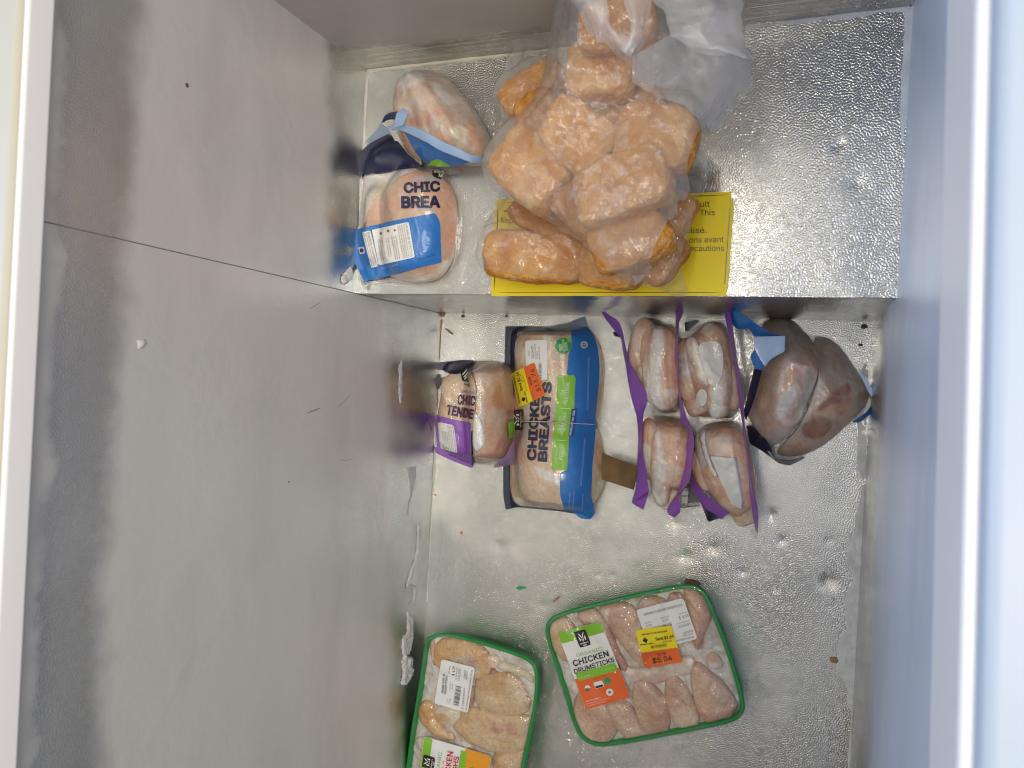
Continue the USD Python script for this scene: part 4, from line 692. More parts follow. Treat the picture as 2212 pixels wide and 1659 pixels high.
part('loose_corner', loft(Z2([(880, 1500), (900, 1540), (890, 1562)]), Z2([(960, 1490), (930, 1530), (888, 1562)]), S0 + .08, S0 + .085, 4, .004, 3, thin=True), 'ruffle_bag', BGB, True)

# ------------------------------------------------------------------ sealed packs: heightfields under tight film
def hf_pack(outline_uv, z_mid, base, lumps_uv, edge=.012, seed=0, low=.006, blur=.004, amp=.0022, rnd=1, pad=.001, fs=48., power=.5):
    """surface of a pack: lumps (uv a, uv b, half width px, height m) over base inside outline"""
    w = PX(outline_uv, z_mid)[:, :2]; w = chaikin(w, rnd) if rnd else w; px = (CAM[2] - z_mid) / FOC
    L = [(PX([a], z_mid)[0], PX([b], z_mid)[0], wd * px, h) for a, b, wd, h in lumps_uv]; e = ellip(L, base, low)
    def fn(X, Y, d):
        k = np.clip(d / edge, 0, 1) ** power; H = gaussian_filter(e(X, Y, d), blur / .0015); H = base + (H - base) * k + pad
        q = np.stack([X * fs + Y * fs * .5, Y * fs * .45 - X * fs * .3, X * 0 + seed], -1); r = np.abs(meshkit.fbm(q * .8, 3, seed + 2) - .5)
        return H + amp * k * ((meshkit.fbm(q, 3, seed) - .5) * 2 + .5 * np.exp(-(r / .02) ** 2))
    return Surf(w, base, fn)
SOFT = ('meat_patch', 'fat', 'frosty_edge')
SEED = [100]
def meat_patch(name, parent, surf, uv, mt, off=-.0008, rnd=2, bottom=None, step=.0017):
    if not hasattr(surf, 'meats'): surf.meats, surf.patches = [], []
    w = onto(resample(chaikin(uv, rnd) if rnd else uv, 4.), surf)
    if name in SOFT: surf.patches.append((w, mt, .0022)); return
    pg = sound(w).intersection(surf.poly.buffer(.001))
    if pg.geom_type != 'Polygon': pg = max(pg.geoms, key=lambda g: g.area)
    if name == 'absorbent_pad': part(name, solid(surf, pg, off + .0008 if off < 0 else .0006, .003, surf.base), 'white_card', parent, 50); return
    surf.meats.append((name, parent, solid(surf, pg, off, step, surf.base if bottom is None else bottom), mt))
def flush(surf, frost=.35):
    for name, parent, msh, mt in getattr(surf, 'meats', []):
        SEED[0] += 1; meatpart(name, msh, parent, mt, surf.patches, SEED[0], frost=frost)
def skin(name, parent, surf, uv, mt, off, rnd=0, step=.0035, label=None):
    return part(name, thick(drape(uv, surf, off, step, rnd), .0003), mt, parent, 40, label)
def whole_film(parent, surf, mt='clear_film', off=.0010, step=.0028, frost=.35):
    flush(surf, frost); return part('film', sheet(surf, surf.poly.buffer(-.0004), off, step), mt, parent, True)
PK = 'packs of raw chicken'

# --- breast pack with the blue card, lying on the step
base = SH + .001
o1 = Z1([(265, 710), (330, 652), (440, 592), (560, 640), (640, 770), (740, 790), (815, 880), (862, 1000), (873, 1150), (855, 1300), (808, 1420), (745, 1500), (640, 1532), (520, 1532), (420, 1505), (300, 1512), (238, 1400), (208, 1200), (222, 1050), (238, 900)])
s1 = hf_pack(o1, SH + .02, base, [(Z1([(600, 1010)])[0], Z1([(600, 1300)])[0], 275 * .3472, .044), (Z1([(350, 1000)])[0], Z1([(330, 1300)])[0], 120 * .3472, .022), (Z1([(380, 730)])[0], Z1([(560, 740)])[0], 120 * .3472, .018)], .02, 3)
t1 = thing('breast_pack', 'chicken breast pack on the step showing a blue card of handling instructions', 'chicken pack', PX(Z1([(560, 1150)]), SH)[0])
meat_patch('breast', t1, s1, Z1([(430, 905), (520, 835), (640, 818), (745, 842), (830, 930), (866, 1080), (863, 1230), (818, 1400), (738, 1495), (600, 1526), (470, 1500), (340, 1400), (300, 1250), (293, 1080), (350, 985)]), 'meat_pink')
meat_patch('fat', t1, s1, Z1([(310, 1010), (400, 900), (450, 880), (440, 960), (370, 1000), (320, 1060)]), 'meat_fat', .0001); meat_patch('fat', t1, s1, Z1([(500, 1470), (660, 1490), (800, 1400), (840, 1290), (860, 1300), (815, 1410), (735, 1498), (600, 1528), (480, 1505)]), 'meat_fat', .0001)
meat_patch('frosty_pocket', t1, s1, Z1([(275, 850), (430, 840), (560, 800), (640, 815), (520, 850), (430, 930), (350, 1010), (300, 1090), (290, 1180), (245, 1185), (245, 1000)]), 'frosted_film', -.0004)
whole_film(t1, s1, 'tray_film')
skin('navy_border', t1, s1, Z1([(268, 712), (332, 654), (438, 594), (500, 640), (560, 720), (640, 785), (610, 808), (480, 822), (330, 846), (276, 852), (255, 920), (246, 1020), (242, 1180), (214, 1192), (226, 1050), (240, 900)]), 'navy_print', .0012, 0)
part('clear_flap', loft(Z1([(300, 655), (350, 590), (400, 525)]), Z1([(330, 650), (440, 592), (448, 575)]), SH + .022, SH + .028, 5, .003, 2), 'pale_blue_film', t1, True)
words(t1, s1, [('BONELE', Z1([(607, 886)])[0], Z1([(768, 893)])[0], 7, 'light_blue_print', False), ('CHIC', Z1([(540, 962)])[0], Z1([(768, 951)])[0], 20, 'navy_print', 2), ('BREA', Z1([(524, 1056)])[0], Z1([(768, 1052)])[0], 23, 'navy_print', 2), ('WITH', Z1([(632, 1074)])[0], Z1([(725, 1078)])[0], 6.5, 'light_blue_print', False)], .0013)
lg = skin('logo_block', t1, s1, Z1([(722, 806), (792, 818), (772, 882), (716, 858)]), 'black_print', .0013)
words(lg, s1, [('Mem', Z1([(728, 838)])[0], Z1([(790, 846)])[0], 7.5, 'white_print'), ('M', Z1([(757, 866)])[0], Z1([(780, 869)])[0], 7.5, 'white_print')], .0019)
card = skin('blue_card', t1, s1, Z1([(206, 1202), (470, 1140), (738, 1090), (768, 1150), (772, 1280), (776, 1398), (640, 1428), (520, 1466), (400, 1490), (296, 1516), (232, 1390)]), 'blue_print', .002)
iq = quad_px(Z1([(346, 1196), (574, 1146), (612, 1366), (388, 1416)])); ib = skin('instruction_box', card, s1, qpoly(iq, 0, 0, 1, 1), 'white_print', .0027)
def vtext(q, surf, par, rows, off):        # small print running down the quad, a quarter turn clockwise
    words(par, surf, [(tx, q(s, a), q(s, b), h, m_, False) for tx, s, a, b, h, m_ in rows], off)
vtext(iq, s1, ib, [('SAFE HANDLING INSTRUCTIONS', .90, .03, .97, 4.6, 'grey_print')] + [('THIS PRODUCT WAS PREPARED FROM INSPECTED MEAT', .84 - .055 * k, .03, .97, 2.6, 'grey_print') for k in range(4)] + [('KEEP REFRIGERATED OR FROZEN', .58 - .055 * k, .30, .95, 2.6, 'grey_print') for k in range(3)] + [('COOK THOROUGHLY', .37 - .055 * k, .30, .85, 2.8, 'grey_print') for k in range(2)] + [('KEEP HOT FOODS HOT', .20 - .055 * k, .30, .9, 2.6, 'grey_print') for k in range(3)], .0032)
for s_, t_ in ((.60, .15), (.42, .13), (.22, .15)): part('pictogram', drape(disc(iq(s_, t_), 3.4, 6), s1, .0032, .003, dens=2.), 'grey_print', ib, False)
i2 = quad_px(Z1([(285, 1212), (336, 1198), (388, 1420), (342, 1432)])); ib2 = skin('comment_box', card, s1, qpoly(i2, 0, 0, 1, 1), 'white_print', .0027)
vtext(i2, s1, ib2, [('Questions or Comments?', .62, .04, .96, 4.6, 'black_print'), ("Call Member's Mark with your", .36, .04, .96, 3, 'grey_print'), ('package at hand or visit us', .10, .04, .96, 3, 'grey_print')], .0032)
i3 = quad_px(Z1([(262, 1305), (294, 1299), (302, 1342), (272, 1348)])); em = skin('emblem', card, s1, qpoly(i3, 0, 0, 1, 1), 'white_print', .0027); part('emblem_mark', drape(disc(i3(.5, .5), 4.6, 12), s1, .0032, .003, dens=2.), 'black_print', em, False)
words(card, s1, [('412 14419', Z1([(607, 1290)])[0], Z1([(622, 1365)])[0], 4, 'light_blue_print', False), ('KEEP FROZEN', Z1([(640, 1388)])[0], Z1([(738, 1352)])[0], 4, 'dark_blue_print', False), ('NET WT', Z1([(408, 1440)])[0], Z1([(510, 1418)])[0], 4.5, 'light_blue_print', False)], .0027)

# --- pointed frosty pack above it
base = SH + .004
o2 = Z1([(398, 440), (400, 520), (432, 562), (452, 592), (500, 680), (560, 742), (645, 792), (700, 800), (840, 806), (962, 776), (1035, 780), (1043, 700), (1032, 600), (1000, 520), (900, 350), (800, 240), (735, 180), (660, 142), (590, 142), (500, 200), (440, 280), (408, 360)])
s2 = hf_pack(o2, SH + .045, base, [(Z1([(610, 250)])[0], Z1([(590, 480)])[0], 250 * .3472, .060), (Z1([(680, 330)])[0], Z1([(880, 580)])[0], 260 * .3472, .072), (Z1([(540, 620)])[0], Z1([(900, 720)])[0], 150 * .3472, .058)], .025, 8, .02, .006, .003)
t2 = thing('breast_pack', 'pointed frosty chicken breast pack with a pale blue seam, back left of the step', 'chicken pack', PX(Z1([(700, 450)]), SH)[0])
meat_patch('breast', t2, s2, Z1([(402, 440), (404, 525), (470, 560), (560, 600), (700, 665), (850, 740), (950, 740), (1030, 740), (1040, 690), (1030, 600), (998, 520), (900, 352), (800, 243), (735, 184), (660, 146), (590, 146), (502, 204), (444, 282), (412, 362)]), 'meat_pale')
for k, (P, mt) in enumerate([([(700, 440), (800, 430), (790, 470), (720, 480)], 'meat_pink'), ([(560, 500), (690, 440), (720, 520), (640, 560), (570, 540)], 'meat_pink'), ([(650, 560), (800, 580), (850, 690), (760, 680), (670, 640)], 'meat_pink'), ([(790, 560), (850, 530), (920, 560), (950, 620), (910, 680), (850, 640)], 'meat_fat'), ([(900, 480), (960, 500), (1000, 590), (960, 620), (920, 550)], 'meat_pink'), ([(940, 640), (1030, 620), (1035, 700), (960, 715)], 'meat_pink'),
        ([(470, 250), (560, 190), (640, 180), (700, 230), (600, 300), (480, 330)], 'frosted_film'), ([(420, 350), (470, 330), (470, 470), (420, 470)], 'frosted_film'), ([(700, 260), (800, 300), (870, 400), (800, 420), (720, 340)], 'frosted_film')]):
    meat_patch('meat_patch', t2, s2, Z1(P), mt, -.0002 + .0001 * (k % 3))
whole_film(t2, s2, 'tray_film', .0008)
skin('white_seam', t2, s2, Z1([(445, 568), (500, 582), (520, 640), (600, 720), (660, 785), (640, 790), (562, 742), (495, 660)]), 'white_print', .0013); skin('visible_meat', t2, s2, Z1([(508, 582), (550, 597), (600, 690), (655, 765), (640, 772), (570, 720), (520, 642)]), 'meat_tan', .0019)
skin('blue_panel', t2, s2, Z1([(550, 592), (700, 667), (850, 742), (962, 774), (845, 804), (700, 790), (655, 762), (600, 690)]), 'blue_print', .0022)
skin('lime_panel', t2, s2, Z1([(688, 794), (722, 766), (762, 757), (800, 782), (838, 804), (760, 803)]), 'lime_print', .0028)
words(t2, s2, [('NO', Z1([(745, 806)])[0], Z1([(785, 800)])[0], 6, 'pale_lime_print')], .0034)
part('seam_strip', loft(Z1([(442, 560), (500, 530), (552, 540), (700, 600), (850, 680), (950, 725), (1033, 737), (1052, 770)]), Z1([(442, 566), (500, 574), (560, 592), (700, 662), (850, 738), (955, 772), (1035, 786), (1062, 802)]), [SH + .055, SH + .07, SH + .077, SH + .086, SH + .084, SH + .076, SH + .062, SH + .035], [SH + .055, SH + .065, SH + .070, SH + .078, SH + .076, SH + .068, SH + .05, SH + .02], 5, .004, 3), 'light_blue_print', t2, True)
part('seam_fold', loft(Z1([(475, 555), (490, 465), (532, 436)]), Z1([(530, 545), (550, 500), (556, 450)]), SH + .075, SH + .084, 6, .003, 4), 'light_blue_print', t2, True)
part('navy_fold', loft(Z1([(402, 522), (412, 488), (452, 460), (500, 455)]), Z1([(408, 528), (430, 512), (460, 506), (486, 506)]), SH + .07, SH + .066, 5, .002, 5), 'navy_print', t2, True)

# --- centre: long breast pack with the blue band
base = .001
o3 = Z3([(680, 232), (900, 234), (1100, 234), (1245, 232), (1292, 290), (1332, 370), (1352, 500), (1346, 650), (1332, 800), (1312, 915), (1330, 1000), (1364, 1150), (1370, 1270), (1340, 1390), (1292, 1460), (1300, 1525), (1265, 1567), (1200, 1560), (1170, 1528), (1000, 1502), (760, 1482), (682, 1502), (664, 1400), (664, 1200), (670, 1000), (672, 700), (674, 400)])
s3 = hf_pack(o3, .035, base, [(Z3([(980, 400)])[0], Z3([(1020, 760)])[0], 310 * .3141, .066), (Z3([(1000, 1090)])[0], Z3([(1010, 1300)])[0], 310 * .3141, .066)], .016, 12, .012, .006, .0016, 1, .001, 40., .6)
t3 = thing('breast_pack', 'long chicken breast pack with blue band and lime strip, in the middle of the floor', 'chicken pack', PX(Z3([(1000, 850)]), 0)[0])
meat_patch('breast', t3, s3, Z3([(745, 275), (900, 270), (1130, 275), (1240, 240), (1290, 292), (1330, 372), (1350, 500), (1344, 650), (1330, 800), (1305, 880), (1100, 890), (900, 890), (740, 880), (735, 600)]), 'meat_tan')
meat_patch('breast', t3, s3, Z3([(740, 905), (900, 895), (1100, 900), (1310, 925), (1330, 1000), (1362, 1150), (1368, 1270), (1338, 1390), (1285, 1460), (1100, 1500), (900, 1488), (770, 1475), (715, 1400), (705, 1200)]), 'meat_tan')
for k, (P, mt) in enumerate([([(860, 1180), (920, 1200), (1060, 1270), (1060, 1340), (980, 1300), (900, 1250)], 'white_card'), ([(930, 285), (1030, 280), (1010, 330), (950, 340)], 'meat_fat'), ([(800, 300), (860, 280), (850, 330), (800, 400)], 'meat_pink'), ([(980, 300), (1120, 290), (1100, 420), (1010, 480), (980, 400)], 'meat_pale'), ([(1000, 540), (1035, 540), (1010, 640), (980, 600)], 'meat_fat'), ([(900, 820), (990, 800), (1010, 880), (900, 880)], 'meat_pink'), ([(740, 900), (800, 890), (830, 1000), (760, 1060)], 'meat_pale'), ([(1320, 380), (1350, 500), (1340, 640), (1315, 620), (1310, 450)], 'meat_fat'), ([(1305, 1000), (1345, 1100), (1350, 1240), (1310, 1260), (1290, 1100)], 'meat_pink'), ([(1290, 1300), (1360, 1290), (1335, 1390), (1285, 1440)], 'meat_fat'), ([(720, 1420), (760, 1400), (880, 1480), (770, 1475)], 'meat_fat')]):
    meat_patch('meat_patch', t3, s3, Z3(P), mt, -.0003 + .0001 * (k % 3))
whole_film(t3, s3)
skin('navy_border', t3, s3, Z3([(684, 236), (1132, 236), (1132, 270), (750, 270), (745, 400), (742, 700), (738, 900), (715, 1050), (705, 1200), (712, 1350), (722, 1430), (770, 1470), (1000, 1490), (1165, 1512), (1170, 1524), (1000, 1500), (760, 1478), (686, 1498), (668, 1400), (668, 1200), (674, 1000), (676, 700), (678, 400)]), 'navy_print', .0012)
bb = skin('blue_band', t3, s3, Z3([(1134, 242), (1245, 236), (1288, 290), (1318, 380), (1330, 500), (1328, 600), (1318, 700), (1300, 885), (1304, 912), (1300, 1000), (1280, 1200), (1274, 1400), (1298, 1520), (1268, 1563), (1200, 1557), (1160, 1518), (1090, 1500), (1060, 1400), (1056, 1240), (1105, 1230), (1120, 1000), (1160, 800), (1165, 580), (1106, 570), (1118, 430), (1140, 380)]), 'blue_print', .0014)
lb = skin('lime_band', t3, s3, Z3([(1045, 576), (1160, 572), (1167, 600), (1152, 800), (1122, 1000), (1108, 1228), (1002, 1222), (1006, 1100), (1028, 850)]), 'lime_print', .0020)
words(lb, s3, [('VEGETARIAN', Z3([(1040, 1185)])[0], Z3([(1051, 1058)])[0], 6.2, 'pale_lime_print', False), ('FED', Z3([(1078, 1152)])[0], Z3([(1085, 1092)])[0], 8.5, 'pale_lime_print'), ('NO ADDED', Z3([(1058, 965)])[0], Z3([(1068, 855)])[0], 5.5, 'pale_lime_print', False), ('HORMONES', Z3([(1084, 980)])[0], Z3([(1104, 828)])[0], 8, 'pale_lime_print'), ('OR STEROIDS', Z3([(1102, 955)])[0], Z3([(1114, 858)])[0], 4, 'pale_lime_print', False), ('ALL', Z3([(1079, 710)])[0], Z3([(1084, 668)])[0], 5.6, 'pale_lime_print', False), ('NATURAL', Z3([(1112, 765)])[0], Z3([(1127, 615)])[0], 9, 'pale_lime_print')], .0026)
for a, b in (((1036, 1014), (1108, 1020)), ((1056, 795), (1142, 800))):
    a, b = np.array(a, float), np.array(b, float); part('divider', drape(Z3([a, b, b + [0, 5], a + [0, 5]]), s3, .0026, .004, dens=2.), 'pale_lime_print', lb, False)
po = skin('dark_blue_ribbon', t3, s3, Z3([(1140, 806), (1178, 800), (1168, 900), (1150, 996), (1117, 992), (1130, 900)]), 'dark_blue_print', .0026)
words(po, s3, [('PRODUCT OF USA', Z3([(1138, 985)])[0], Z3([(1165, 815)])[0], 4.2, 'white_print')], .0032)
words(bb, s3, [('BONELESS SKINLESS CHICKEN BREASTS WITH RIB MEAT', Z3([(1254, 812)])[0], Z3([(1262, 445)])[0], 3.4, 'light_blue_print', False), ('BONELESS SKINLESS CHICKEN BREASTS WITH RIB MEAT', Z3([(1208, 1332)])[0], Z3([(1236, 1005)])[0], 3.4, 'light_blue_print', False), ('GLUTEN FREE', Z3([(1126, 1490)])[0], Z3([(1132, 1375)])[0], 3, 'light_blue_print', False), ('MINIMALLY PROCESSED INGREDIENTS', Z3([(1150, 1505)])[0], Z3([(1160, 1370)])[0], 2.6, 'light_blue_print', False), ('KEEP FROZEN OR REFRIGERATED', Z3([(1215, 1510)])[0], Z3([(1222, 1390)])[0], 2.6, 'light_blue_print', False)], .0020)
em = part('emblem', drape(disc(Z3([(1225, 363)])[0], 8), s3, .0020, .003), 'white_print', bb, False); part('emblem_mark', drape(disc(Z3([(1225, 363)])[0], 6), s3, .0024, .003), 'grey_print', em, False); words(em, s3, [('USDA', Z3([(1208, 370)])[0], Z3([(1243, 364)])[0], 3.6, 'white_print')], .0028)
words(t3, s3, [('BONELESS & SKINLESS', Z3([(821, 1086)])[0], Z3([(852, 700)])[0], 6, 'light_blue_print', False), ('CHICKEN', Z3([(889, 1160)])[0], Z3([(921, 640)])[0], 17.5, 'navy_print', 2), ('BREASTS', Z3([(965, 1168)])[0], Z3([(1000, 618)])[0], 18, 'navy_print', 2), ('WITH RIB MEAT', Z3([(998, 1046)])[0], Z3([(1026, 745)])[0], 6.2, 'light_blue_print', False)], .0014)
gc = Z3([(1081, 370)])[0]; gm = part('claim_badge', drape(disc(gc, 17.5, 26), s3, .0014, .003), 'green_print', t3, False)
words(gm, s3, [('NO', Z3([(1078, 400)])[0], Z3([(1073, 358)])[0], 6.5, 'pale_lime_print'), ('ANTIBIOTICS', Z3([(1096, 410)])[0], Z3([(1086, 325)])[0], 4.4, 'pale_lime_print'), ('EVER', Z3([(1116, 400)])[0], Z3([(1106, 345)])[0], 6, 'pale_lime_print')], .0020)
gl = drape(np.array([gc + [8, -10], gc + [14, -22], gc + [17, -14], gc + [14, -6]]), s3, .0020, .003); part('badge_leaf', gl, 'lime_print', gm, False)
wq3 = quad_px(Z3([(832, 608), (818, 334), (972, 328), (972, 602)]))
wl3 = part('price_label', drape(qpoly(wq3, 0, 0, 1, 1, .03), s3, .0016, .004), 'white_paper', t3, 30)
words(wl3, s3, [('5.85', wq3(.62, .20), wq3(.74, .19), 3.6, 'grey_print', False), ('12/14/25', wq3(.55, .38), wq3(.86, .36), 4.8, 'black_print', False), ('S325332 02:52 PM', wq3(.52, .49), wq3(.90, .48), 3, 'grey_print', False), ('P-48091', wq3(.53, .57), wq3(.72, .57), 3, 'grey_print', False), ('PRODUCT OF USA', wq3(.50, .66), wq3(.84, .65), 2.6, 'grey_print', False)], .0021)
barcode(wl3, s3, [wq3(.02, .55), wq3(.44, .55), wq3(.44, .80), wq3(.02, .80)], .0021, seed=11)
sq = quad_px(Z3([(776, 796), (727, 560), (885, 482), (960, 708)]))
st3 = part('discount_sticker', drape(qpoly(sq, 0, 0, 1, 1, .02), s3, .0030, .004), 'yellow_paper', t3, 30); part('sticker_half', drape(qpoly(sq, .005, .53, .995, .997), s3, .0034, .004), 'orange_paper', st3, 30)
words(st3, s3, [('MM BNLS SKNLS BREASTS', sq(.10, .10), sq(.92, .09), 3, 'black_print'), ('Save $2.46', sq(.40, .29), sq(.95, .28), 5.4, 'black_print'), ('15 % off', sq(.62, .37), sq(.88, .36), 3, 'black_print', False), ("Member's Mark.", sq(.03, .36), sq(.36, .36), 3, 'black_print'), ('$2.35', sq(.10, .62), sq(.25, .62), 2.6, 'grey_print', False), ('NOW', sq(.42, .70), sq(.68, .70), 6, 'black_print', False), ('$13.74', sq(.16, .91), sq(.84, .90), 8.6, 'black_print', False)], .0038)
part('emblem', drape(np.array([sq(.16, .16), sq(.24, .24), sq(.16, .32), sq(.08, .24)]), s3, .0038, .003), 'black_print', st3, False); barcode(st3, s3, [sq(.34, .38), sq(.80, .38), sq(.80, .51), sq(.34, .51)], .0038, seed=13)
logo_block(t3, s3, [Z3([(740, 948)])[0], Z3([(733, 812)])[0], Z3([(806, 803)])[0], Z3([(800, 950)])[0]], .0016)
part('back_seal', loft(Z3([(950, 240), (1100, 215), (1230, 165)]), Z3([(960, 242), (1120, 240), (1250, 232)]), .02, .045, 5, .003, 3), 'pale_blue_film', t3, True)
part('seam_line', drape(Z3([(790, 884), (1000, 890), (1308, 908), (1308, 913), (1000, 896), (790, 890)]), s3, .0040, .004), 'frosted_film', t3, False)

# --- purple tenders pack leaning in front of it
base = .001
o4 = Z3([(182, 515), (230, 478), (380, 464), (470, 467), (620, 467), (688, 492), (716, 540), (738, 700), (750, 900), (755, 1105), (740, 1178), (600, 1200), (460, 1213), (330, 1168), (202, 1108), (165, 950), (152, 840), (168, 790), (196, 680), (192, 590)])
s4 = hf_pack(o4, .045, base, [(Z3([(560, 600)])[0], Z3([(560, 1050)])[0], 165 * .3141, .092), (Z3([(330, 640)])[0], Z3([(330, 1050)])[0], 190 * .3141, .064)], .020, 17, .02, .007, .003)
t4 = thing('tenders_pack', 'small purple-edged chicken tenders pack standing by the left wall', 'chicken pack', PX(Z3([(470, 830)]), 0)[0])
meat_patch('tender', t4, s4, Z3([(470, 475), (560, 468), (630, 475), (672, 520), (690, 700), (700, 900), (672, 1100), (640, 1160), (470, 1195), (452, 1080), (470, 860), (485, 640), (450, 560)]), 'meat_pink')
meat_patch('tender', t4, s4, Z3([(240, 600), (300, 560), (380, 560), (440, 540), (480, 640), (465, 860), (450, 1000), (170, 940), (175, 800), (205, 690)]), 'meat_tan')
meat_patch('absorbent_pad', t4, s4, Z3([(455, 905), (470, 800), (512, 870), (550, 1000), (528, 1080), (455, 1112)]), 'white_card', .0001); meat_patch('fat', t4, s4, Z3([(470, 600), (495, 640), (500, 750), (478, 800), (462, 740)]), 'meat_fat', .0001); meat_patch('fat', t4, s4, Z3([(455, 1180), (560, 1160), (640, 1150), (600, 1190), (470, 1205)]), 'meat_pale', .0001)
whole_film(t4, s4)
skin('navy_border', t4, s4, Z3([(184, 517), (232, 482), (380, 468), (470, 470), (442, 492), (392, 522), (370, 562), (300, 562), (236, 532), (202, 532), (236, 592), (240, 620), (202, 690), (172, 790), (160, 805), (190, 660), (194, 590)]), 'navy_print', .0013)
pp = skin('purple_panel', t4, s4, Z3([(153, 838), (300, 868), (446, 902), (448, 1050), (452, 1210), (330, 1166), (204, 1106), (168, 950)]), 'purple_print', .0013)
iq4 = quad_px(Z3([(225, 892), (330, 916), (355, 1106), (240, 1076)])); nb = skin('instruction_box', pp, s4, qpoly(iq4, 0, 0, 1, 1), 'white_print', .0020)
vtext(iq4, s4, nb, [('SAFE HANDLING INSTRUCTIONS', .88, .03, .97, 3, 'grey_print')] + [('KEEP REFRIGERATED OR FROZEN', .76 - .1 * k, .05 if k < 3 else .32, .95, 2.2, 'grey_print') for k in range(7)], .0025)
iq5 = quad_px(Z3([(172, 872), (198, 878), (215, 1070), (198, 1066)])); nb2 = skin('comment_box', pp, s4, qpoly(iq5, 0, 0, 1, 1), 'white_print', .0020); vtext(iq5, s4, nb2, [('Questions or Comments?', .45, .04, .96, 2.8, 'grey_print')], .0025)
words(pp, s4, [('BONELESS SKINLESS CHICKEN TENDERS', Z3([(268, 1112)])[0], Z3([(395, 1150)])[0], 3, 'lilac_film', False)], .0020)
words(t4, s4, [('BONELESS', Z3([(380, 692)])[0], Z3([(468, 702)])[0], 6, 'purple_print', False), ('CHIC', Z3([(352, 768)])[0], Z3([(474, 779)])[0], 19, 'plum_print', 2), ('TENDE', Z3([(274, 838)])[0], Z3([(458, 871)])[0], 19, 'plum_print', 2)], .0014)
lg = skin('logo_block', t4, s4, Z3([(374, 545), (400, 515), (455, 482), (470, 490), (430, 530), (418, 575), (428, 620), (440, 655), (405, 640), (385, 600)]), 'black_print', .0016); words(lg, s4, [('Mem', Z3([(396, 628)])[0], Z3([(430, 632)])[0], 5, 'white_print')], .0022)
for a, b in (((385, 570), (420, 525)), ((395, 585), (428, 545)), ((400, 600), (418, 575))):
    a, b = np.array(a, float), np.array(b, float); part('logo_stroke', drape(Z3([a, b, b + [7, 5], a + [7, 5]]), s4, .0022, .003, dens=2.), 'white_print', lg, False)
part('lilac_seal', loft(Z3([(600, 1195), (690, 1120), (735, 1030), (748, 950)]), Z3([(610, 1206), (742, 1186), (757, 1110), (752, 960)]), [.05, .055, .06, .06], .03, 6, .005, 7), 'lilac_film', t4, True)
part('lime_seal', loft(Z3([(700, 895), (706, 950), (708, 1008)]), Z3([(742, 892), (748, 950), (748, 1002)]), .055, .035, 4, .003, 8), 'lime_print', t4, True)
part('purple_tab', loft(Z3([(140, 832), (150, 870), (170, 960)]), Z3([(155, 838), (160, 870), (175, 950)]), .03, .04, 3, .002, 2), 'purple_print', t4, True)

# --- double tenders packs standing on edge: four pouches
PEND = []
def fillet(parent, a, b, w, mt, z, flat=.8, seed=0, name='tender'):
    A, B = PX(Z4([a]), z)[0], PX(Z4([b]), z)[0]; px = .3307 * (CAM[2] - z) / FOC; ww = w * px * 1.12; e = (B - A) / np.linalg.norm(B - A)
    m_ = blob(A - e * ww * .35, B + e * ww * .35, ww, None, flat, seed, .13, 40., nu=60, nv=70, power=4.); PEND.append((name, parent, m_, mt)); return m_
def pouch_film(parent, uv, lumps, zm, seed, mt='clear_film'):
    def fn(X, Y, d):
        k = np.clip(d / .01, 0, 1) ** .5; H = gaussian_filter(maximum_filter(raster(lumps, X, Y, .012), 9), 3.5); H = np.maximum(H * k, .002) + .0015; q = np.stack([X * 50 + Y * 20, Y * 22 - X * 16, X * 0 + seed], -1); r = np.abs(meshkit.fbm(q * .8, 3, seed) - .5)
        return H + k * (.0016 * (meshkit.fbm(q, 3, seed) - .4) + .0012 * np.exp(-(r / .02) ** 2))
    s = Surf(PX(chaikin(Z4(uv), 1), zm)[:, :2], .001, fn); s.base = .012; s.meats, s.patches = [], []; s.pend, PEND[:] = list(PEND), []; return s
def pouch_done(parent, s, mt='clear_film'):
    Hb = gaussian_filter(s.H, 5.) - .005; s2_ = Surf(s.outline, .001, lambda X, Y, d: Hb * np.clip(d / .012, 0, 1) ** .4); SEED[0] += 1
    meatpart('tender', solid(s2_, s2_.poly.buffer(-.003), 0, .0022, .004), parent, 'meat_pink', s.patches, SEED[0], frost=.6)
    for name, par, m_, pal in s.pend: SEED[0] += 1; meatpart(name, m_, par, pal, s.patches, SEED[0], frost=.45)
    part('film', sheet(s, s.poly, .0012, .0026), mt, parent, True)
def ribbon(parent, A, B, zA, zB, mt='purple_print', name='purple_seal', seed=0, n=5): part(name, loft(Z4(A), Z4(B), zA, zB, n, .003, seed), mt, parent, True)
t5 = thing('tenders_pack', 'left double tenders pack on edge, purple seals, beside the cardboard strip', 'chicken pack', PX(Z4([(480, 800)]), 0)[0], None)
L = [fillet(t5, (400, 200), (335, 500), 66, 'meat_pink', .052, .95, 1), fillet(t5, (505, 260), (520, 740), 98, 'meat_pink', .058, .85, 2), fillet(t5, (440, 300), (450, 720), 60, 'meat_pale', .062, .8, 3), fillet(t5, (385, 430), (375, 590), 40, 'meat_pale', .055, .8, 4)]
sp = pouch_film(t5, [(262, 210), (300, 195), (380, 138), (450, 145), (500, 178), (560, 180), (605, 250), (605, 500), (625, 780), (540, 812), (450, 802), (408, 745), (385, 610), (325, 560), (270, 340)], L, .055, 3)
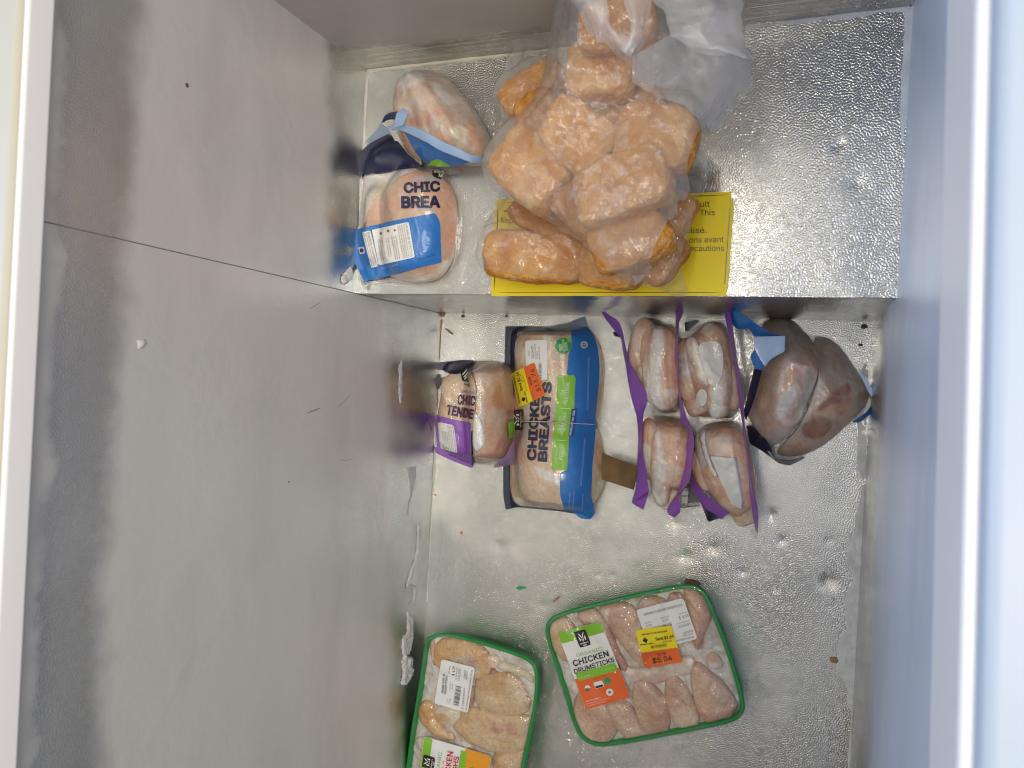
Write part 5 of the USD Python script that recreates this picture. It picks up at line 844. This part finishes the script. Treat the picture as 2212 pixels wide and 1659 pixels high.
meat_patch('frosty_edge', t5, sp, Z4([(440, 230), (500, 205), (520, 330), (500, 500), (492, 690), (540, 780), (445, 800), (415, 720), (412, 500)]), 'white_card', .0001); meat_patch('frosty_edge', t5, sp, Z4([(375, 470), (395, 440), (400, 580), (375, 600), (350, 560)]), 'meat_fat', .0001); meat_patch('fat', t5, sp, Z4([(540, 650), (565, 660), (555, 690), (530, 685), (510, 660)]), 'meat_fat', .0002); meat_patch('frosty_edge', t5, sp, Z4([(425, 760), (560, 790), (600, 770), (600, 800), (520, 808), (440, 798)]), 'frosted_film', .0001)
meat_patch('frosty_edge', t5, sp, Z4([(380, 140), (440, 150), (470, 200), (440, 190), (400, 165), (350, 200), (320, 240), (330, 190)]), 'frosted_film', .0001)
pouch_done(t5, sp)
L = [fillet(t5, (560, 900), (560, 1240), 118, 'meat_pink', .055, .85, 5), fillet(t5, (430, 850), (430, 1200), 58, 'meat_pink', .058, .85, 6), fillet(t5, (480, 950), (510, 1380), 60, 'meat_pale', .060, .8, 7), fillet(t5, (560, 1300), (570, 1400), 60, 'meat_tan', .05, .8, 8)]
sp = pouch_film(t5, [(392, 800), (470, 800), (640, 820), (700, 900), (692, 950), (662, 1100), (640, 1250), (565, 1440), (505, 1430), (450, 1320), (400, 1260), (384, 1000)], L, .055, 5)
meat_patch('frosty_edge', t5, sp, Z4([(460, 900), (490, 890), (505, 1060), (545, 1180), (520, 1250), (460, 1240), (470, 1080)]), 'white_card', .0001); meat_patch('frosty_edge', t5, sp, Z4([(390, 960), (430, 1000), (445, 1160), (430, 1260), (400, 1230)]), 'meat_pale', .0001); meat_patch('frosty_edge', t5, sp, Z4([(460, 1230), (520, 1260), (560, 1400), (555, 1440), (505, 1428), (455, 1320)]), 'frosted_film', .0001)
pouch_done(t5, sp)
ribbon(t5, [(110, 125), (150, 190), (195, 250), (240, 295), (275, 500), (308, 690), (340, 800), (352, 900), (352, 1050), (345, 1250), (315, 1372)], [(140, 132), (165, 150), (225, 190), (252, 250), (290, 450), (400, 640), (412, 720), (385, 800), (376, 1000), (402, 1150), (425, 1300)], .058, .075, seed=1, n=7)
ribbon(t5, [(345, 1250), (330, 1310), (312, 1375), (350, 1400)], [(400, 1150), (425, 1300), (405, 1370), (385, 1422)], .05, .062, seed=2)
ribbon(t5, [(190, 258), (200, 286)], [(246, 252), (242, 296)], .05, .058, 'black_print', 'black_tab')
ribbon(t5, [(598, 130), (602, 250), (594, 400), (606, 600), (626, 780), (634, 852), (690, 905), (668, 1000), (655, 1150), (618, 1300), (552, 1405), (545, 1452), (598, 1472)], [(652, 110), (620, 205), (607, 380), (622, 650), (640, 740), (666, 800), (716, 950), (712, 1100), (690, 1220), (640, 1312), (612, 1350), (632, 1382), (626, 1440)], .070, .088, seed=3, n=7)
pr = quad_px(Z4([(640, 1262), (735, 1275), (752, 1400), (606, 1412)]))
NS = Surf(PX(chaikin(Z4([(590, 1240), (770, 1240), (780, 1430), (580, 1430)]), 0), .02)[:, :2], .02, lambda X, Y, d: .020 + .006 * meshkit.fbm(np.stack([X * 90, Y * 90, X * 0], -1), 3, 2))
npn = part('nutrition_panel', drape(qpoly(pr, 0, 0, 1, 1), NS, 0, .003), 'grey_print', t5, 30); part('panel_paper', drape(qpoly(pr, .04, .10, .46, .97), NS, .0006, .003), 'white_print', npn, 30)
def flipw(par, surf, items, off):
    for tx, P, Q, h in items:
        r = drape_text(tx, P, Q, h, surf, off, True); part('lettering', r, 'black_print', par, False)
flipw(npn, NS, [('110', pr(.62, .06), pr(.22, .06), 8), ('18 servings', pr(.55, .42), pr(.10, .44), 3.5), ('Facts', pr(.40, .80), pr(.08, .82), 8)], .0012)
words(npn, NS, [('Nutrition', pr(.98, .78), pr(.50, .80), 7, 'white_print')], .0012)
t6 = thing('tenders_pack', 'right double tenders pack on edge with a white pad showing in each pouch', 'chicken pack', PX(Z4([(880, 850)]), 0)[0], None)
L = [fillet(t6, (672, 330), (690, 690), 62, 'meat_pink', .055, .9, 11), fillet(t6, (830, 250), (880, 760), 92, 'meat_pink', .060, .85, 12), fillet(t6, (700, 310), (800, 610), 44, 'meat_pale', .075, .8, 13), fillet(t6, (940, 480), (965, 760), 52, 'meat_pink', .052, .85, 14), fillet(t6, (730, 700), (760, 780), 70, 'meat_pink', .05, .85, 15), fillet(t6, (850, 620), (880, 800), 60, 'meat_pale', .062, .8, 16)]
sp = pouch_film(t6, [(612, 340), (650, 265), (715, 222), (750, 172), (830, 152), (900, 172), (938, 262), (980, 440), (1008, 690), (990, 800), (930, 850), (830, 832), (740, 842), (690, 800), (640, 610), (612, 450)], L, .06, 7)
meat_patch('absorbent_pad', t6, sp, Z4([(742, 335), (860, 312), (905, 360), (912, 480), (885, 600), (825, 622), (790, 520), (760, 430)]), 'white_card', .0002, 1); meat_patch('absorbent_pad', t6, sp, Z4([(745, 630), (805, 640), (795, 750), (720, 745)]), 'white_card', .0002, 1); meat_patch('frosty_edge', t6, sp, Z4([(720, 225), (790, 170), (830, 160), (835, 230), (780, 210)]), 'frosted_film', .0002)
meat_patch('frosty_edge', t6, sp, Z4([(835, 600), (900, 590), (915, 700), (905, 820), (840, 825), (815, 780)]), 'white_card', .0002); meat_patch('frosty_edge', t6, sp, Z4([(700, 280), (740, 330), (800, 520), (805, 620), (760, 560), (715, 420)]), 'meat_fat', .0002); meat_patch('frosty_edge', t6, sp, Z4([(615, 400), (660, 420), (700, 500), (690, 560), (640, 560), (615, 470)]), 'frosted_film', .0002); meat_patch('frosty_edge', t6, sp, Z4([(920, 600), (1000, 560), (1000, 700), (930, 730)]), 'meat_pale', .0002)
pouch_done(t6, sp)
L = [fillet(t6, (930, 930), (1010, 1400), 112, 'meat_pink', .055, .85, 17), fillet(t6, (790, 930), (850, 1230), 68, 'meat_pale', .055, .85, 18), fillet(t6, (735, 1050), (800, 1280), 52, 'meat_pink', .050, .85, 19), fillet(t6, (1020, 1380), (1060, 1500), 60, 'meat_tan', .045, .8, 20)]
sp = pouch_film(t6, [(722, 885), (800, 842), (990, 832), (1030, 940), (1052, 1070), (1092, 1300), (1115, 1545), (1000, 1552), (900, 1482), (760, 1335), (690, 1235), (690, 1060)], L, .055, 9)
meat_patch('absorbent_pad', t6, sp, Z4([(820, 1068), (930, 1075), (1062, 1086), (1064, 1200), (1032, 1420), (962, 1385), (890, 1230)]), 'white_card', .0002, 0); meat_patch('absorbent_pad', t6, sp, Z4([(742, 900), (800, 870), (790, 960), (830, 1120), (880, 1200), (850, 1220), (780, 1080)]), 'white_card', .0002)
pouch_done(t6, sp)
ribbon(t6, [(905, 95), (950, 300), (985, 500), (1010, 700), (1036, 850), (1050, 1000), (1086, 1350), (1115, 1540), (1128, 1570)], [(946, 100), (972, 250), (1002, 480), (1032, 650), (1048, 850), (1064, 1000), (1094, 1250), (1138, 1470), (1134, 1570)], .078, .092, seed=5, n=6)
ribbon(t6, [(680, 1190), (700, 1270), (740, 1350), (800, 1420), (900, 1482)], [(690, 1180), (730, 1238), (780, 1308), (870, 1378), (952, 1440)], .045, .06, seed=6)
ribbon(t6, [(655, 200), (660, 260), (690, 250)], [(700, 185), (735, 175), (760, 190)], .05, .05, 'navy_print', 'dark_flap', 3)
ribbon(t6, [(785, 1430), (810, 1500), (870, 1480)], [(740, 1340), (800, 1420), (900, 1482)], .01, .03, 'navy_print', 'dark_flap', 4)
ribbon(t6, [(1080, 1552), (1110, 1590), (1125, 1612)], [(1118, 1540), (1132, 1560), (1128, 1612)], .03, .035, 'clear_bag', 'clear_tip', 4)

# --- greyish double breast pack against the right wall
base = .001
o7 = Z4([(1120, 212), (1180, 162), (1300, 145), (1390, 190), (1440, 258), (1500, 270), (1600, 286), (1685, 352), (1785, 502), (1862, 602), (1902, 690), (1858, 790), (1790, 848), (1740, 860), (1600, 1000), (1440, 1082), (1340, 1128), (1270, 1113), (1180, 1040), (1085, 1000), (1060, 870), (1042, 790), (1035, 600), (1062, 450), (1100, 350)])
s7 = hf_pack(o7, .04, base, [(Z4([(1290, 320)])[0], Z4([(1240, 800)])[0], 260 * .3307, .066), (Z4([(1400, 420)])[0], Z4([(1330, 640)])[0], 190 * .3307, .076), (Z4([(1600, 420)])[0], Z4([(1640, 720)])[0], 210 * .3307, .056), (Z4([(1700, 680)])[0], Z4([(1380, 960)])[0], 170 * .3307, .052)], .045, 23, .014, .006, .003)
t7 = thing('breast_pack', 'greyish double chicken breast pack with navy corner, against the right wall', 'chicken pack', PX(Z4([(1450, 640)]), 0)[0])
meat_patch('breast', t7, s7, Z4([(1150, 235), (1200, 175), (1300, 152), (1390, 200), (1475, 290), (1540, 420), (1540, 520), (1460, 720), (1400, 870), (1250, 1010), (1180, 1000), (1090, 850), (1055, 780), (1110, 520), (1130, 400)]), 'meat_grey')
meat_patch('breast', t7, s7, Z4([(1480, 285), (1600, 292), (1688, 362), (1800, 532), (1885, 680), (1775, 815), (1595, 985), (1440, 1068), (1300, 1078), (1240, 1040), (1400, 900), (1480, 722), (1550, 505)]), 'meat_grey')
for k, (P, mt) in enumerate([([(1330, 480), (1450, 490), (1420, 620), (1340, 700), (1290, 600)], 'meat_pink'), ([(1580, 470), (1680, 430), (1720, 560), (1690, 680), (1590, 690), (1540, 620)], 'meat_pale'), ([(1460, 800), (1640, 700), (1800, 690), (1700, 800), (1500, 860)], 'meat_pink'), ([(1420, 320), (1500, 340), (1540, 430), (1530, 520), (1460, 440)], 'meat_pale'), ([(1200, 900), (1300, 920), (1400, 870), (1280, 1000), (1200, 1010)], 'frosted_film'), ([(1440, 620), (1530, 560), (1470, 720), (1410, 860), (1390, 800)], 'frosted_film'), ([(1280, 1010), (1420, 980), (1500, 1010), (1430, 1070), (1300, 1075)], 'meat_pink'), ([(1820, 620), (1885, 680), (1800, 780), (1760, 740)], 'meat_pale'), ([(1180, 500), (1300, 440), (1290, 560), (1190, 760), (1110, 780), (1130, 600)], 'meat_tan'), ([(1440, 850), (1560, 790), (1640, 860), (1560, 960), (1420, 950)], 'blood'), ([(1240, 200), (1330, 180), (1400, 260), (1360, 400), (1280, 380)], 'meat_pale'), ([(1310, 640), (1400, 600), (1350, 760), (1260, 860), (1230, 800)], 'white_card'), ([(1640, 620), (1760, 600), (1700, 700), (1560, 760), (1500, 790)], 'blood')]):
    meat_patch('meat_patch', t7, s7, Z4(P), mt, -.0003 + .0001 * (k % 3))
whole_film(t7, s7, 'tray_film')
ribbon(t7, [(950, 112), (962, 200), (1000, 242), (1082, 235), (1115, 292), (1200, 292), (1312, 290)], [(955, 108), (1000, 120), (1060, 160), (1100, 190), (1160, 230), (1232, 268), (1312, 284)], .085, .10, 'blue_print', 'blue_flap', 8, 6)
ribbon(t7, [(1110, 292), (1118, 380), (1180, 490)], [(1314, 286), (1312, 390), (1225, 432)], .100, .098, 'light_blue_print', 'pale_blue_flap', 9, 6)
ribbon(t7, [(1085, 420), (1110, 490), (1165, 512)], [(1120, 370), (1150, 420), (1172, 480)], .088, .096, 'blue_print', 'blue_flap', 10, 4)
ribbon(t7, [(1112, 500), (1080, 640), (1040, 790)], [(1168, 512), (1112, 700), (1062, 835)], .075, .085, 'navy_print', 'navy_seal', 11, 4)
ribbon(t7, [(1062, 870), (1082, 990), (1170, 1042), (1270, 1118), (1342, 1132), (1442, 1084)], [(1100, 880), (1180, 960), (1215, 1020), (1242, 1084), (1350, 1102), (1432, 1076)], .012, .035, 'navy_print', 'navy_corner', 12, 6)
ribbon(t7, [(1198, 1040), (1236, 1086)], [(1214, 1042), (1240, 1082)], .036, .037, 'light_blue_print', 'pale_tab', 1, 3)
ribbon(t7, [(1780, 500), (1850, 640), (1895, 710)], [(1800, 510), (1866, 602), (1908, 690)], .03, .03, 'light_blue_print', 'blue_edge', 13, 4)
ribbon(t7, [(1900, 705), (1845, 780), (1752, 852)], [(1908, 700), (1866, 800), (1792, 852)], .028, .02, 'blue_print', 'blue_edge', 14, 4)

# --- cardboard strip between the packs
cq = Z4([(120, 1050), (352, 1142), (322, 1292), (120, 1222)]); w = PX(cq, .03)
nrm = np.array([0, 0, .0035]); V = np.vstack([w, w - nrm]); V[[0, 3, 4, 7], 2] += .004
top('cardboard_strip', (V, np.array([[0, 1, 2], [0, 2, 3], [4, 6, 5], [4, 7, 6], [0, 4, 5], [0, 5, 1], [1, 5, 6], [1, 6, 2], [2, 6, 7], [2, 7, 3], [3, 7, 4], [3, 4, 0]])), 'cardboard', 'brown cardboard strip wedged between the long breast pack and the tenders packs', 'cardboard', smooth=False)

GROUPS = {'chicken pack': 'sealed packs of raw chicken', 'chicken tray': TP, 'plastic bag': 'bags of breaded chicken on the step', 'crumb': 'crumbs on the chest floor', 'twig': 'twigs on the chest floor', 'scratch': 'scuffs on the left wall', 'speck': 'specks on the left wall', 'frost': 'frost patches on the walls and floor edge'}
for pr_ in stage.GetPrimAtPath('/World').GetChildren():
    c_ = pr_.GetCustomDataByKey('category')
    if c_ in GROUPS and not pr_.GetCustomDataByKey('group'): pr_.SetCustomDataByKey('group', GROUPS[c_])
